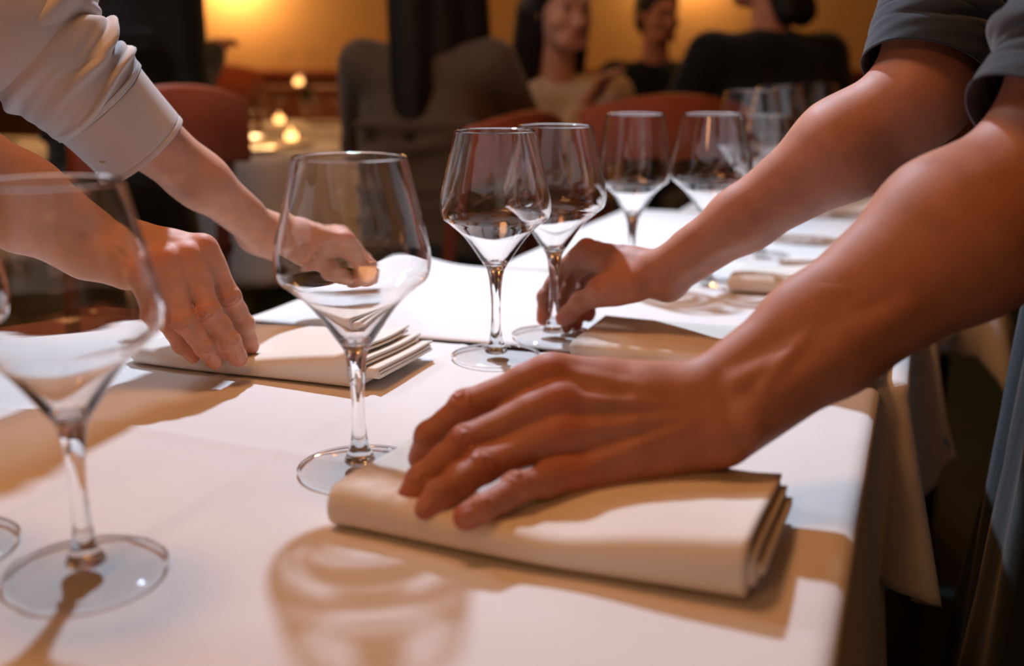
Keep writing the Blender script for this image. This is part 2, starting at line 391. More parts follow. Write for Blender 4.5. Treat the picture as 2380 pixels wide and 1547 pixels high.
FR = {'index': (.0100, .0093, .0084, .0072), 'middle': (.0102, .0094, .0085, .0073), 'ring': (.0097, .0089, .0080, .0068), 'pinky': (.0085, .0077, .0069, .0060), 'thumb': (.0145, .0112, .0106, .0085)}
def build_arm(name, fingers, wrist, elbow, back, sc_=1.0, forearm=(.029, .046), upper=None, h=.0014, styloid=1, tend=1.0):
    """One continuous skin from the upper arm to the finger tips. back(dict) = unit vector out of the back of the hand."""
    wrist = np.array(wrist); elbow = np.array(elbow)
    back = unit(back)
    allp = [wrist, elbow] + [p for k_, f in fingers.items() if k_ != 'thumb_back' for p in f] + ([upper] if upper is not None else [])
    lo = np.min(allp, 0) - .07; hi = np.max(allp, 0) + .07
    V = Vol(lo, hi, h)
    ad = unit(elbow - wrist)
    mcp = {n: np.array(fingers[n][0]) for n in ('index', 'middle', 'ring', 'pinky')}
    hd = unit(mcp['middle'] - wrist)
    side = unit(mcp['index'] - mcp['pinky']); nrm = back - hd * (back @ hd); nrm = unit(nrm)
    # --- forearm: two nearly parallel bones give the oval section
    fs = side - ad * (side @ ad); fs = unit(fs)
    r0, r1 = forearm
    for sgn in (-1, 1):
        a = wrist + fs * sgn * .012 * sc_; m1 = wrist + (elbow - wrist) * .32 + fs * sgn * .014; m2 = wrist + (elbow - wrist) * .72 + fs * sgn * .012; e = elbow + fs * sgn * .006
        rr = [r0 * .72, r0 * .86, r1 * .88, r1 * .84]
        V.cap(a, m1, rr[0], rr[1] , .014); V.cap(m1, m2, rr[1], rr[2], .02); V.cap(m2, e, rr[2], rr[3], .02)
    if upper is not None: V.cap(elbow, upper, r1 * .9, r1 * 1.05, .02)
    # bony bump on the little-finger side of the wrist
    V.ell(wrist + ad * .018 - side * .019 * sc_ + nrm * .012, (.009, .009, .009), .01)
    # --- carpals + metacarpals
    for n in ('index', 'middle', 'ring', 'pinky'):
        o = {'index': .012, 'middle': .004, 'ring': -.005, 'pinky': -.013}[n] * sc_
        base = wrist + side * o + hd * .006
        k = mcp[n]
        V.cap(base - nrm * .003, k - nrm * .004, .0165 * sc_, FR[n][0] * 1.12 * sc_, .012)
        V.cap(base - nrm * .012, k - nrm * .010 - hd * .01, .014 * sc_, .0095 * sc_, .012)      # palm flesh
    V.cap(wrist - side * .013 - nrm * .010 + hd * .01, mcp['pinky'] - nrm * .013 - hd * .018, .0150 * sc_, .0125 * sc_, .012)
    # --- thumb: metacarpal, thenar, web
    th = [np.array(p) for p in fingers['thumb']]
    V.cap(th[0], th[1], .0165 * sc_, .0128 * sc_, .012)
    V.cap(wrist + side * .01 - nrm * .012 + hd * .02, th[1], .0165 * sc_, .0125 * sc_, .014)
    V.cap((th[0] * .4 + th[1] * .6), wrist * .35 + mcp['index'] * .65 - nrm * .006, .0105 * sc_, .0095 * sc_, .016)
    V.cap(th[0], wrist * .6 + mcp['index'] * .4, .0135 * sc_, .0125 * sc_, .014)
    # --- tendons fanning over the back of the hand
    for n in ('index', 'middle', 'ring', 'pinky'):
        o = {'index': .007, 'middle': .003, 'ring': -.002, 'pinky': -.007}[n]
        a = wrist + side * o + nrm * .0125 * sc_ + hd * .012; k = mcp[n] + nrm * (FR[n][0] * .66) * sc_ - hd * .004
        mid = (a + k) / 2 + nrm * .0012
        V.cap(a, mid, .0030 * tend, .0030 * tend, .004); V.cap(mid, k, .0030 * tend, .0042 * tend, .004)
    # veins
    a = wrist - side * .004 + nrm * .014 + hd * .02; bq = mcp['ring'] + nrm * .007 - hd * .03 + side * .004; cq = mcp['middle'] * .5 + mcp['ring'] * .5 + nrm * .005 - hd * .012
    V.cap(a, bq, .0022, .0024, .003); V.cap(bq, cq, .0024, .0016, .003)
    v0 = wrist + nrm * (r0 * .80) + ad * .03 - fs * .004; v1 = wrist + nrm * (r0 * .92) + ad * .08 + fs * .010; v2 = wrist + nrm * (r0 * 1.05) + ad * .14 - fs * .002
    V.cap(v0, v1, .0030, .0030, .004); V.cap(v1, v2, .0030, .0026, .004)
    V.cap(wrist + ad * .02 + nrm * .02 + fs * .008, wrist + ad * .10 + nrm * .024 - fs * .006, .0045, .0035, .012)
    V.cap(wrist + ad * .015 + nrm * .018 - fs * .010, wrist + ad * .13 + nrm * .026 - fs * .014, .004, .004, .012)
    flush, nails, pips = [], [], []
    for n in ('index', 'middle', 'ring', 'pinky'):
        P = [np.array(p) for p in fingers[n]]; R = [r * sc_ for r in FR[n]]
        V.ell(P[0] + nrm * .0035, (R[0] * 1.0,) * 3, .004)                       # knuckle head
    for n in ('thumb', 'index', 'middle', 'ring', 'pinky'):
        P = [np.array(p) for p in fingers[n]]; R = [r * sc_ for r in FR[n]]
        dn = nrm if n != 'thumb' else unit(fingers.get('thumb_back', nrm))
        d0 = unit(P[1] - P[0]); ftip = unit(P[3] - P[2])
        sub = Vol(V.lo + np.round((np.min(P, 0) - .028 - V.lo) / h) * h, np.max(P, 0) + .028, h)
        st = P[0] if n != 'thumb' else P[1] * .7 + P[0] * .3
        segs = [(st, P[1], R[0], R[1]), (P[1], P[2], R[1] * .97, R[2]), (P[2], P[3] - ftip * R[3] * .25, R[2] * .98, R[3])]
        for (a, b_, ra, rb) in segs: sub.cap(a, b_, ra, rb, .0035)
        # swell of each joint and the finger pads
        def dors(a, b_, c_):     # dorsal direction at a joint: outside of the bend
            v = unit(unit(b_ - a) - unit(c_ - b_)) if np.linalg.norm(unit(b_ - a) - unit(c_ - b_)) > .12 else dn
            return v
        D1 = dors(P[0], P[1], P[2]); D2 = dors(P[1], P[2], P[3]); D1 = D1 if D1 @ dn > -.2 else dn; D2 = D2 if D2 @ dn > -.2 else D1
        if n != 'thumb': sub.ell(P[1] + D1 * .0012, (R[1] * 1.03,) * 3, .003)
        else: sub.ell(P[1] + D1 * .001, (R[1] * 1.12,) * 3, .004)
        sub.ell(P[2] + D2 * .0008, (R[2] * 1.05,) * 3, .003)
        mid1 = (P[0] + P[1]) / 2; sub.ell(mid1 - D1 * .003, (R[0] * .95,) * 3, .004)
        mid2 = (P[1] + P[2]) / 2; sub.ell(mid2 - D1 * .0022, (R[1] * .92,) * 3, .004)
        padc = P[2] * .35 + P[3] * .65 - D2 * .0018; sub.ell(padc, (R[3] * 1.06,) * 3, .004)
        # nail plate: dorsal side of the last segment
        nd = D2 - ftip * (D2 @ ftip); nd = unit(nd); ns = unit(np.cross(ftip, nd))
        nl = R[3] * .78
        nc = P[2] * .26 + P[3] * .74 + nd * nl * .92
        sub.ell(nc, (R[3] * .98, R[3] * .70, R[3] * .22), .0006, R=(ftip, ns, nd))
        nails.append((nc, ftip, ns, nd, R[3])); flush += [(P[3], .011, .8), (P[1] + D1 * .006, .011, .45), (P[2], .008, .3)]
        pips += [(P[1], unit(P[2] - P[0]), D1, R[1], 1.0), (P[2], unit(P[3] - P[1]), D2, R[2], .6)]
        # merge the finger into the hand
        io = np.round((sub.lo - V.lo) / h).astype(int)
        a0 = np.maximum(io, 0); b0 = np.minimum(io + sub.n, V.n)
        sl = tuple(slice(i, j) for i, j in zip(a0, b0)); ssl = tuple(slice(i, j) for i, j in zip(a0 - io, b0 - io))
        V.put(sl, sub.F[ssl], .0045 if n != 'thumb' else .006)
        if n != 'thumb': V.cap(P[0] - hd * .004, P[0] * .72 + P[1] * .28, R[0] * 1.05, R[0] * 1.0, .007)   # web at the root
        flush.append((P[0] + nrm * .008, .013, .55))
    me, VV = V.mesh(name, 2)
    fl = np.zeros(len(VV)); nl_ = np.zeros(len(VV)); cz = np.zeros(len(VV))
    for c, r, a in flush: fl = np.maximum(fl, a * np.exp(-((VV - c) ** 2).sum(1) / r ** 2))
    for c, f, s_, d_, R3 in nails:
        q = VV - c; e = (q @ f / (R3 * .98)) ** 2 + (q @ s_ / (R3 * .70)) ** 2
        nl_ = np.maximum(nl_, np.where((e < 1) & (q @ d_ > -.0028) & (q @ d_ < .004), 1.0, 0))
        fr = np.abs(np.sqrt(e) - 1.12) < .14; cz -= np.where(fr & (q @ d_ > -.003) & (q @ d_ < .004), .4, 0)
    for c, f, d_, R1, am in pips:
        q = VV - c; al = q @ f; dd = q @ d_; rad = np.sqrt((q ** 2).sum(1))
        msk = np.exp(-(al / .0062) ** 2) * np.clip(dd / (R1 * .6), 0, 1) * (rad < R1 * 2.2)
        lat = q - np.outer(al, f) - np.outer(dd, d_); lt = np.sqrt((lat ** 2).sum(1))
        ph = np.sqrt(al ** 2 + (lt * .55) ** 2) * 2 * math.pi / .0034
        cz += am * .55 * msk * np.cos(ph)
    # body hair freckle & flush kept subtle
    attr(me, 'flush', fl); attr(me, 'nail', nl_); attr(me, 'crease', cz)
    return me

# ------------------------------------------------------------------ room
def struct(o): o['kind'] = 'structure'; return o
struct(box('floor', (0, 2.2, -0.05), (9.6, 9.4, 0.1), M['floor'], bev=0))
struct(box('wall_back', (0, 6.75, 1.4), (9.6, 0.12, 2.9), M['wall'], bev=0))
struct(box('wall_left', (-4.75, 2.2, 1.4), (0.12, 9.4, 2.9), M['wall'], bev=0))
struct(box('wall_right', (4.75, 2.2, 1.4), (0.12, 9.4, 2.9), M['wall'], bev=0))
struct(box('ceiling', (0, 2.2, 2.87), (9.6, 9.4, 0.06), M['ceil'], bev=0))
struct(box('trim_1', (0, 6.665, 0.5), (9.4, 0.05, 0.98), M['wains'], bev=0))
struct(box('trim_2', (0, 6.645, 1.0), (9.4, 0.09, 0.04), M['wood'], bev=0.005))

# ------------------------------------------------------------------ table linen
def nearest(poly, q):
    """closest point on a convex polygon (row coordinates) for every row of q; inside points map to themselves"""
    P = np.array(poly, float); n = len(P)
    best = np.full(len(q), 1e9); out = q.copy(); ins = np.ones(len(q), bool)
    for i in range(n):
        a, b_ = P[i], P[(i + 1) % n]; d = b_ - a
        cr_ = d[0] * (q[:, 1] - a[1]) - d[1] * (q[:, 0] - a[0])
        ins &= cr_ >= 0
        t = np.clip(((q - a) @ d) / (d @ d), 0, 1); c = a + t[:, None] * d
        e = np.linalg.norm(q - c, axis=1); m_ = e < best; best[m_] = e[m_]; out[m_] = c[m_]
    out[ins] = q[ins]; best[ins] = 0
    return out, best
def cloth(name, poly, oh, label, creases=(), bumps=(), flare=0.05, endflare=0.0, step=0.008, seed=1, group=None, keep=None, cf=.20, rnd=False):
    """oh = overhang on (v-, v+, u-, u+) sides"""
    P = np.array(poly); lo = P.min(0) - [oh[0], oh[2]]; hi = P.max(0) + [oh[1], oh[3]]
    nv = int((hi[0] - lo[0]) / step) + 1; nu = int((hi[1] - lo[1]) / step) + 1
    vv, uu = np.meshgrid(np.linspace(lo[0], hi[0], nv), np.linspace(lo[1], hi[1], nu), indexing='ij')
    q = np.stack([vv.ravel(), uu.ravel()], 1)
    c, d = nearest(poly, q)
    if rnd:                     # the hanging corner is cut round instead of square
        ex = np.abs(q - c); cs_ = np.clip(ex / np.maximum(d, 1e-9)[:, None], 1e-6, 1)
        ov = np.where(q[:, 0] > c[:, 0], oh[1], oh[0]); ou = np.where(q[:, 1] > c[:, 1], oh[3], oh[2])
        dmax = np.minimum(ov / cs_[:, 0], ou / cs_[:, 1]); L_ = 1 / np.sqrt((cs_[:, 0] / ov) ** 2 + (cs_[:, 1] / ou) ** 2)
        d = d * np.where((cs_.min(1) > 1e-4) & (d > 0) & (ou > .05), L_ / dmax, 1.0)
    re = .011; n = np.zeros_like(q); m_ = d > 1e-9; dn_ = np.linalg.norm(q - c, axis=1); n[m_] = (q[m_] - c[m_]) / dn_[m_, None]
    ang = np.minimum(d / re, math.pi / 2)
    dd = np.maximum(d - re * math.pi / 2, 0)
    cornerness = np.abs(2 * n[:, 0] * n[:, 1])
    fold = .5 + .5 * np.sin(c[:, 0] * 41 + c[:, 1] * 37 + seed) * np.sin(c[:, 1] * 17 + c[:, 0] * 13 + seed * 2)
    fl = flare + .06 * fold + cf * cornerness + endflare * np.exp(-(hi[1] - oh[3] - c[:, 1]) / .09)
    out = re * np.sin(ang) + dd * fl
    z = -re * (1 - np.cos(ang)) - dd * np.sqrt(np.maximum(1 - fl ** 2, .3))
    v = c[:, 0] + n[:, 0] * out; u = c[:, 1] + n[:, 1] * out
    rng = np.random.default_rng(seed)
    top = d < .02
    w_ = np.zeros(len(q))
    for _ in range(14):         # faint ironing waves
        a = rng.uniform(0, 6.28); f = rng.uniform(12, 60); w_ += .00022 * np.sin((q[:, 0] * math.cos(a) + q[:, 1] * math.sin(a)) * f + rng.uniform(0, 6))
    z += w_
    for kind, pos, hh in creases:
        x = q[:, 1] + .02 * q[:, 0] if kind == 'u' else q[:, 0]
        z += (hh * 1.6 * np.exp(-np.abs(x - pos) / .007) + hh * .8 / (1 + np.exp((x - pos) / .002)) * np.exp(-np.abs(x - pos) / .05)) * (dd < .01)
    for (bv, bu, br, bh) in bumps: z += bh * np.exp(-((q[:, 0] - bv) ** 2 + (q[:, 1] - bu) ** 2) / br ** 2)
    X = v * .9336 + u * .3584; Y = -v * .3584 + u * .9336
    V_ = np.stack([X, Y, T + z], 1)
    idx = np.arange(nv * nu).reshape(nv, nu)
    F_ = np.stack([idx[:-1, :-1], idx[1:, :-1], idx[1:, 1:], idx[:-1, 1:]], -1).reshape(-1, 4)
    if keep is not None:      # (side, limit): the back skirt is tucked between the tables except near the free corner
        side, lim = keep
        edge = P[:, 1].max() if side == 'back' else P[:, 1].min()
        outb = (q[:, 1] > edge + .014) if side == 'back' else (q[:, 1] < edge - .014)
        bad = outb & (q[:, 0] < lim)
        F_ = F_[~bad[F_].any(1)]
    me = pyd(name, V_, F_)
    o = link(name, me, M['cloth'])
    sm = o.modifiers.new('thickness', 'SOLIDIFY'); sm.thickness = .0012; sm.offset = -1
    o.cycles.is_caustics_receiver = True
    return tag(o, label, 'tablecloth', group)
TABLES = [
 ('front', [(-.93, .06), (-.03, .06), (-.03, 1.0), (-.70, 1.0), (-.82, .945), (-.93, .84)], (.28, .34, .28, .30)),
 ('second', [(-.725, 1.03), (-.005, 1.03), (-.005, 1.43), (-.725, 1.43)], (.27, .23, .20, .012)),
 ('third', [(-.575, 1.46), (.015, 1.46), (.015, 2.15), (-.575, 2.15)], (.27, .22, .18, .012)),
 ('fourth', [(-.46, 2.18), (.12, 2.18), (.12, 2.56), (-.46, 2.56)], (.27, .30, .26, .27)),
]
cloth('tablecloth', TABLES[0][1], TABLES[0][2], 'white tablecloth on the nearest table, under the two front napkins',
      creases=[('u', .645, .0016), ('v', -.44, .0009)], flare=.03, seed=1, step=.006, endflare=.0, keep=('back', -.06), cf=.06, group='white tablecloths on the long row')
cloth('tablecloth', TABLES[1][1], TABLES[1][2], 'white tablecloth on the second table, beneath the napkin beside the held glass',
      creases=[('u', 1.215, .0014)], bumps=[(-.70, 1.40, .05, .016)], endflare=.22, seed=2, keep=('front', -.055), rnd=True, group='white tablecloths on the long row')
cloth('tablecloth', TABLES[2][1], TABLES[2][2], 'white tablecloth on the third table, under the glasses behind the reaching forearm',
      creases=[('u', 1.8, .0012)], endflare=.26, seed=3, keep=('front', -.03), rnd=True, step=.01, group='white tablecloths on the long row')
cloth('tablecloth', TABLES[3][1], TABLES[3][2], 'white tablecloth on the farthest table of the row, under the last napkin',
      endflare=.1, seed=4, keep=('front', .0), step=.012, group='white tablecloths on the long row')
TL = {'front': 'dark wooden table under the nearest white cloth', 'second': 'dark wooden table under the second white cloth',
      'third': 'dark wooden table under the third white cloth of the row', 'fourth': 'dark wooden table under the farthest white cloth of the row'}
def table(key, v0, v1, u0, u1):
    c = uv((v0 + v1) / 2, (u0 + u1) / 2, -T)
    t = empty('dining_table', c, ROW); tag(t, TL[key], 'table', 'dark tables of the long row')
    sx, sy = v1 - v0 - .012, u1 - u0 - .012
    box('table_top', (0, 0, T - .0225), (sx, sy, .034), M['darkwood'], parent=t)
    for a in (-1, 1):
        for b_ in (-1, 1):
            box('leg', (a * (sx / 2 - .06), b_ * (sy / 2 - .06), (T - .04) / 2), (.055, .055, T - .04), M['darkwood'], parent=t)
table('front', -.81, -.03, .06, 1.0); table('second', -.725, -.005, 1.03, 1.43); table('third', -.575, .015, 1.46, 2.15); table('fourth', -.46, .12, 2.18, 2.56)

# ------------------------------------------------------------------ folded napkins
def napkin(v0, u0, wv, du, h, label, dent=(), layers=4, rz=0.0, wav=1.0, seed=0, splay=.012, grow=0.0):
    """nested folded layers; the round fold faces the front edge (u0), the cut ends show at both sides"""
    vs, fs = [], []
    nseg = 60
    gap = h / (2 * layers)
    for L_ in range(layers):
        t_ = gap * .47                                    # half sheet thickness
        zi = h / 2 - gap * (L_ + .5)                      # half height of this nested U
        yo = .0006 + L_ * gap * 1.1                       # nested folds step back
        prof = []
        R_ = max(zi, .0006)
        bk = du - (L_ % 2) * .004 - L_ * .0015
        ins_ = seed % 2
        def ring(off):
            r = max(R_ + off, .0002); pts = []
            for k in range(9): pts.append((bk - (bk - yo - R_) * k / 9, h / 2 + r))
            for k in range(13):
                a = math.pi / 2 + math.pi * k / 12
                pts.append((yo + R_ + r * math.cos(a) , h / 2 + r * math.sin(a)))
            for k in range(1, 10): pts.append((yo + R_ + (bk - yo - R_) * k / 9, h / 2 - r))
            return pts
        A, B = ring(t_), ring(-t_)
        loop = A + B[::-1]; m_ = len(loop); base = len(vs)
        end0 = -splay * .15 * L_; end1 = splay * (L_ * .35 - .3 * (L_ % 2))
        for i in range(nseg + 1):
            s = i / nseg
            vv = end0 * (1 - s) + (wv + end1) * s
            for (y, z) in loop:
                top = max(0.0, min(1.0, z / h))
                zz = z * (1 + grow * s * s); yy = y
                zz *= 1 + wav * .10 * math.sin(vv * 26 + seed) * math.sin(y * 30 + seed)
                yy += wav * .0022 * math.sin(vv * 21 + seed * 1.7) * (1 - y / du)
                if s > .93: zz += (s - .93) / .07 * splay * .22 * top * (1 - L_ / layers)
                for (dv, dy, dr, dz) in dent:
                    zz -= dz * top * math.exp(-((vv - dv) ** 2 + (y - dy) ** 2) / dr ** 2)
                vs.append((vv, yy, max(zz, .0006)))
        for i in range(nseg):
            for k in range(m_):
                k2 = (k + 1) % m_
                fs.append((base + i * m_ + k, base + i * m_ + k2, base + (i + 1) * m_ + k2, base + (i + 1) * m_ + k))
        for i in (0, nseg):         # sheet ends
            for k in range(len(A) - 1):
                a_, b_ = k, k + 1; c_, d_ = m_ - 2 - k, m_ - 1 - k
                q = (base + i * m_ + a_, base + i * m_ + b_, base + i * m_ + c_, base + i * m_ + d_)
                fs.append(q if i == 0 else q[::-1])
    me = pyd('napkin', vs, fs)
    bm = bmesh.new(); bm.from_mesh(me); bmesh.ops.recalc_face_normals(bm, faces=bm.faces); bm.to_mesh(me); bm.free()
    o = link('folded_napkin', me, M['napkin'])
    o.cycles.is_caustics_receiver = True
    p = uv(v0, u0, .0012); o.location = p; o.rotation_euler = (0, 0, ROW + rz)
    return tag(o, label, 'napkin', 'folded napkins along the tables')
napkin(-.333, .540, .262, .130, .026, 'thick folded ivory napkin pressed by the front hand at the table edge', dent=[(.075, .075, .05, .009), (.15, .02, .03, .004)], layers=5, seed=1, wav=1.0, grow=.25, rz=-.02, splay=.006)
napkin(-.712, .812, .240, .128, .017, 'folded ivory napkin under the fingers of the white-shirted person', dent=[(.10, .05, .045, .005)], layers=6, seed=2, splay=.02, grow=.75)
napkin(-.318, .995, .290, .125, .016, 'folded ivory napkin beside the stem held by the dark-shirted person', layers=3, seed=3)
napkin(-.225, 1.372, .20, .120, .020, 'folded ivory napkin on the third table between the two forearms', layers=3, seed=4)
napkin(-.17, 2.19, .24, .12, .022, 'folded ivory napkin farthest down the row, above the bare forearm', layers=3, seed=5)

# ------------------------------------------------------------------ wine glasses
def glass_profile(kind):
    if kind == 'wide': rim, wd, zw, H_ = .0392, .0545, .1490, .225
    elif kind == 'upright': rim, wd, zw, H_ = .0385, .0475, .1450, .225
    else: rim, wd, zw, H_ = .0325, .0420, .138, .205
    th = .0011
    foot = [(0, .0035), (.0080, .0038), (.0112, .0056), (.0108, .0085), (.0080, .0150), (.0058, .0240), (.0047, .0380), (.0046, .0520), (.0054, .0680), (.0068, .0800), (.0088, .0890), (.0125, .0955)]
    cone0 = (.0125, .0955); bw = []
    corner = [(wd * .55, .0955 + (zw - .0955) * .48), (wd * .82, .0955 + (zw - .0955) * .74), (wd * .945, zw - .0085), (wd * .985, zw - .0035), (wd, zw + .003), (wd * .992, zw + .010)]
    up = [(wd + (rim - wd) * f_, zw + .010 + (H_ - zw - .011) * f_ ** .97) for f_ in (.12, .25, .4, .55, .7, .85, 1.0)]
    outer = foot + corner + up
    lip = [(rim - th * .2, H_ + .0003), (rim - th * .8, H_ - .0001)]
    inner = [(r - th, z - .0002) for r, z in up[::-1]] + [(r - th * 1.05, z + .0004) for r, z in corner[::-1]] + [(.0125 - .003, .0985), (.005, .0962), (0, .0955)]
    return outer + lip + inner
GM = {}
def smooth_profile(p, sub=3):
    pts = [np.array((r, 0, z)) for r, z in p]; q = catmull(pts, sub)
    return [(max(0.0, a[0]), a[2]) for a in q]
for kd in ('wide', 'upright', 'small'):
    prof = smooth_profile(glass_profile(kd))
    me = lathe('wine_glass', prof, 72); me.materials.append(M['glass']); me.shade_smooth(); GM[kd] = me
fp = [(0, .0010), (.036, .0002), (.0440, 0.0002), (.0452, .0006), (.0458, .0013), (.0452, .0022), (.0435, .0027), (.034, .0038), (.022, .0055), (.0118, .0078), (.0100, .0068), (0, .0040)]
GF = lathe('foot', fp, 96); GF.materials.append(M['thinglass']); GF.materials.append(M['glass']); GF.shade_smooth()
for f_ in GF.polygons:
    r_ = math.hypot(f_.center[0], f_.center[1]); f_.material_index = 1 if r_ > .0442 else 0
def glass(kind, pos, label, s=1.0, rz=0.0):
    o = bpy.data.objects.new('wine_glass', GM[kind]); COL.objects.link(o)
    o.location = (pos[0], pos[1], T + .0022); o.scale = (s, s, s); o.rotation_euler = (0, 0, rz)
    tag(o, label, 'wine glass', 'empty wine glasses on the long row')
    o.cycles.is_caustics_caster = True
    f = bpy.data.objects.new('foot', GF); COL.objects.link(f); f.parent = o
    return o
GB = onz(1286, 784)
glass('wide', onz(203, 1332), 'large empty wine glass nearest the camera, left of the front napkin')
glass('wide', onz(-140, 1278), 'empty wine glass at the left edge with only part of its foot showing')
glass('wide', onz(838, 1094), 'empty wine glass standing behind the corner of the front napkin')
glass('wide', onz(1153, 833), 'empty wine glass in the middle, just left of the held one')
glass('wide', GB, 'empty wine glass whose stem is pinched between thumb and fingers')
glass('upright', onz(1466, 662), 'empty upright wine glass behind the hand that holds a stem')
glass('wide', onz(1640, 662), 'empty wine glass with broad bowl behind the far forearm wrist')
glass('wide', onz(1728, 545), 'empty wine glass on the third table before the black-suited guest', 1.09)
glass('small', onz(1762, 598), 'smallest empty wine glass, low between the larger ones behind the forearm', 1.04)
glass('wide', onz(1795, 490), 'second farthest empty wine glass in the right-hand row', 1.10)
glass('wide', onz(1885, 440), 'farthest empty wine glass of the row by the guest in black', 1.10)

# ------------------------------------------------------------------ the two waiters: arms and hands
A_ = lambda *L_: [at(*q) for q in L_]
f1 = {
 'index': A_((1277, 868, .706), (1084, 946, .703), (1001, 1014, .704), (975, 1071, .713)),
 'middle': A_((1296, 933, .693), (1083, 1028, .682), (982, 1118, .672), (948, 1163, .668)),
 'ring': A_((1306, 1008, .685), (1124, 1083, .669), (1026, 1150, .654), (988, 1188, .650)),
 'pinky': A_((1322, 1098, .677), (1200, 1134, .652), (1124, 1180, .636), (1074, 1206, .632)),
 'thumb': A_((1540, 925, .735), (1400, 960, .755), (1300, 1010, .765), (1220, 1060, .765))}
wr1, el1 = at(1655, 965, .70), at(2440, 395, .72)
body_n = build_arm('arm', f1, wr1, el1, unit(at(1450, 960, .60) - at(1450, 1000, .70)), 1.19, (.030, .050), upper=at(2560, 120, .70), tend=1.35)
f2 = {
 'index': A_((1362, 582, 1.151), (1303, 628, 1.171), (1268, 690, 1.168), (1262, 745, 1.162)),
 'middle': A_((1383, 588, 1.171), (1326, 642, 1.191), (1306, 704, 1.186), (1316, 762, 1.174)),
 'ring': A_((1405, 603, 1.188), (1354, 650, 1.211), (1334, 708, 1.201), (1340, 757, 1.186)),
 'pinky': A_((1425, 622, 1.201), (1385, 665, 1.221), (1372, 705, 1.206), (1368, 738, 1.191)),
 'thumb': A_((1470, 660, 1.101), (1400, 676, 1.111), (1350, 702, 1.124), (1306, 742, 1.134)),
 'thumb_back': np.array([-.35, -.85, .35])}
wr2, el2 = at(1555, 630, 1.101), at(2140, 225, .98)
body_f = build_arm('arm', f2, wr2, el2, unit(at(1450, 560, 1.09) - at(1450, 650, 1.10)), 1.03, (.0275, .046), upper=at(2200, -60, .99), tend=1.2)
f3 = {
 'index': A_((475, 578, .988), (533, 690, 1.000), (566, 754, 1.015), (584, 809, 1.026)),
 'middle': A_((440, 598, .975), (487, 724, .973), (533, 793, .982), (557, 836, .990)),
 'ring': A_((389, 606, .962), (429, 748, .960), (475, 806, .971), (502, 842, .982)),
 'pinky': A_((345, 628, .956), (383, 742, .968), (422, 800, .983), (452, 830, .992)),
 'thumb': A_((290, 560, 1.02), (385, 610, 1.05), (450, 680, 1.06), (500, 740, 1.06))}
wr3, el3 = at(222, 562, .965), at(-420, 235, .80)
body_l = build_arm('arm', f3, wr3, el3, unit(at(380, 520, .92) - at(340, 600, 1.0)), 1.14, (.029, .045), upper=at(-620, -100, .76))
f4 = {
 'index': A_((800, 560, 1.20), (845, 622, 1.225), (842, 655, 1.245), (818, 678, 1.255)),
 'middle': A_((792, 553, 1.225), (858, 622, 1.25), (864, 652, 1.27), (852, 672, 1.275)),
 'ring': A_((778, 550, 1.25), (850, 610, 1.28), (868, 640, 1.30), (862, 664, 1.30)),
 'pinky': A_((760, 548, 1.27), (820, 600, 1.295), (845, 628, 1.31), (846, 650, 1.31)),
 'thumb': A_((655, 560, 1.165), (706, 596, 1.180), (756, 626, 1.20), (806, 656, 1.228)),
 'thumb_back': np.array([0.2, -.9, .3])}
wr4, el4 = at(597, 530, 1.16), at(95, 115, .95)
body_m = build_arm('arm', f4, wr4, el4, unit(at(700, 500, 1.14) - at(690, 600, 1.20)), 1.13, (.0285, .037), upper=at(-120, -80, .93))

def head_vol(V, c, fwd, k=.01, s=1.0, up=(0, 0, 1)):
    """face, ears, jaw: c = centre of the cranium, fwd = facing direction"""
    f = unit(fwd); u = unit(np.array(up) - f * (np.array(up) @ f)); r = np.cross(f, u); R = (r, f, u)
    P = lambda x, y, z: c + (r * x + f * y + u * z) * s
    V.ell(P(0, -.012, .02), (.076 * s, .094 * s, .092 * s), k, R)
    V.ell(P(0, .030, -.045), (.058 * s, .062 * s, .075 * s), .03 * s, R)
    V.cap(P(-.028, .068, -.098), P(.028, .068, -.098), .018 * s, .018 * s, .025 * s)
    V.cap(P(0, .085, -.012), P(0, .108, -.045), .008 * s, .013 * s, .010 * s)
    for g_ in (-1, 1):
        V.ell(P(g_ * .030, .092, -.004), (.016 * s, .010 * s, .010 * s), .008 * s, R, sub=True)
        V.ell(P(g_ * .030, .078, -.005), (.013 * s, .011 * s, .009 * s), .003 * s, R)
        V.cap(P(g_ * .048, .078, .016), P(g_ * .014, .090, .018), .006 * s, .006 * s, .010 * s)
        V.ell(P(g_ * .040, .065, -.040), (.022 * s, .018 * s, .018 * s), .02 * s, R)
        V.ell(P(g_ * .078, -.005, -.015), (.008 * s, .017 * s, .028 * s), .006 * s, R)
        V.ell(P(g_ * .011, .100, -.052), (.007 * s, .009 * s, .006 * s), .004 * s, R)
    V.cap(P(-.018, .086, -.070), P(.018, .086, -.070), .0065 * s, .0065 * s, .006 * s)
    V.cap(P(-.015, .084, -.082), P(.015, .084, -.082), .0070 * s, .0070 * s, .006 * s)
    return P
def face_parts(P, parent, s=1.0):
    for g_ in (-1, 1):
        bm = bmesh.new(); bmesh.ops.create_uvsphere(bm, u_segments=12, v_segments=8, radius=.0085 * s, matrix=Matrix.Translation(P(g_ * .030, .084, -.005)))
        me = bpy.data.meshes.new('eye'); bm.to_mesh(me); bm.free(); link('eye', me, M['eye'], parent)
    pa = catmull([P(-.022, .088, -.076), P(-.010, .095, -.0745), P(0, .0965, -.0755), P(.010, .095, -.0745), P(.022, .088, -.076)], 5)
    link('lips', tube_mesh('lips', pa, lambda t: (.0045 * s * math.sin(math.pi * min(max(t, .04), .96)) + .001, .0045 * s * math.sin(math.pi * min(max(t, .04), .96)) + .001), 12), M['lips'], parent)

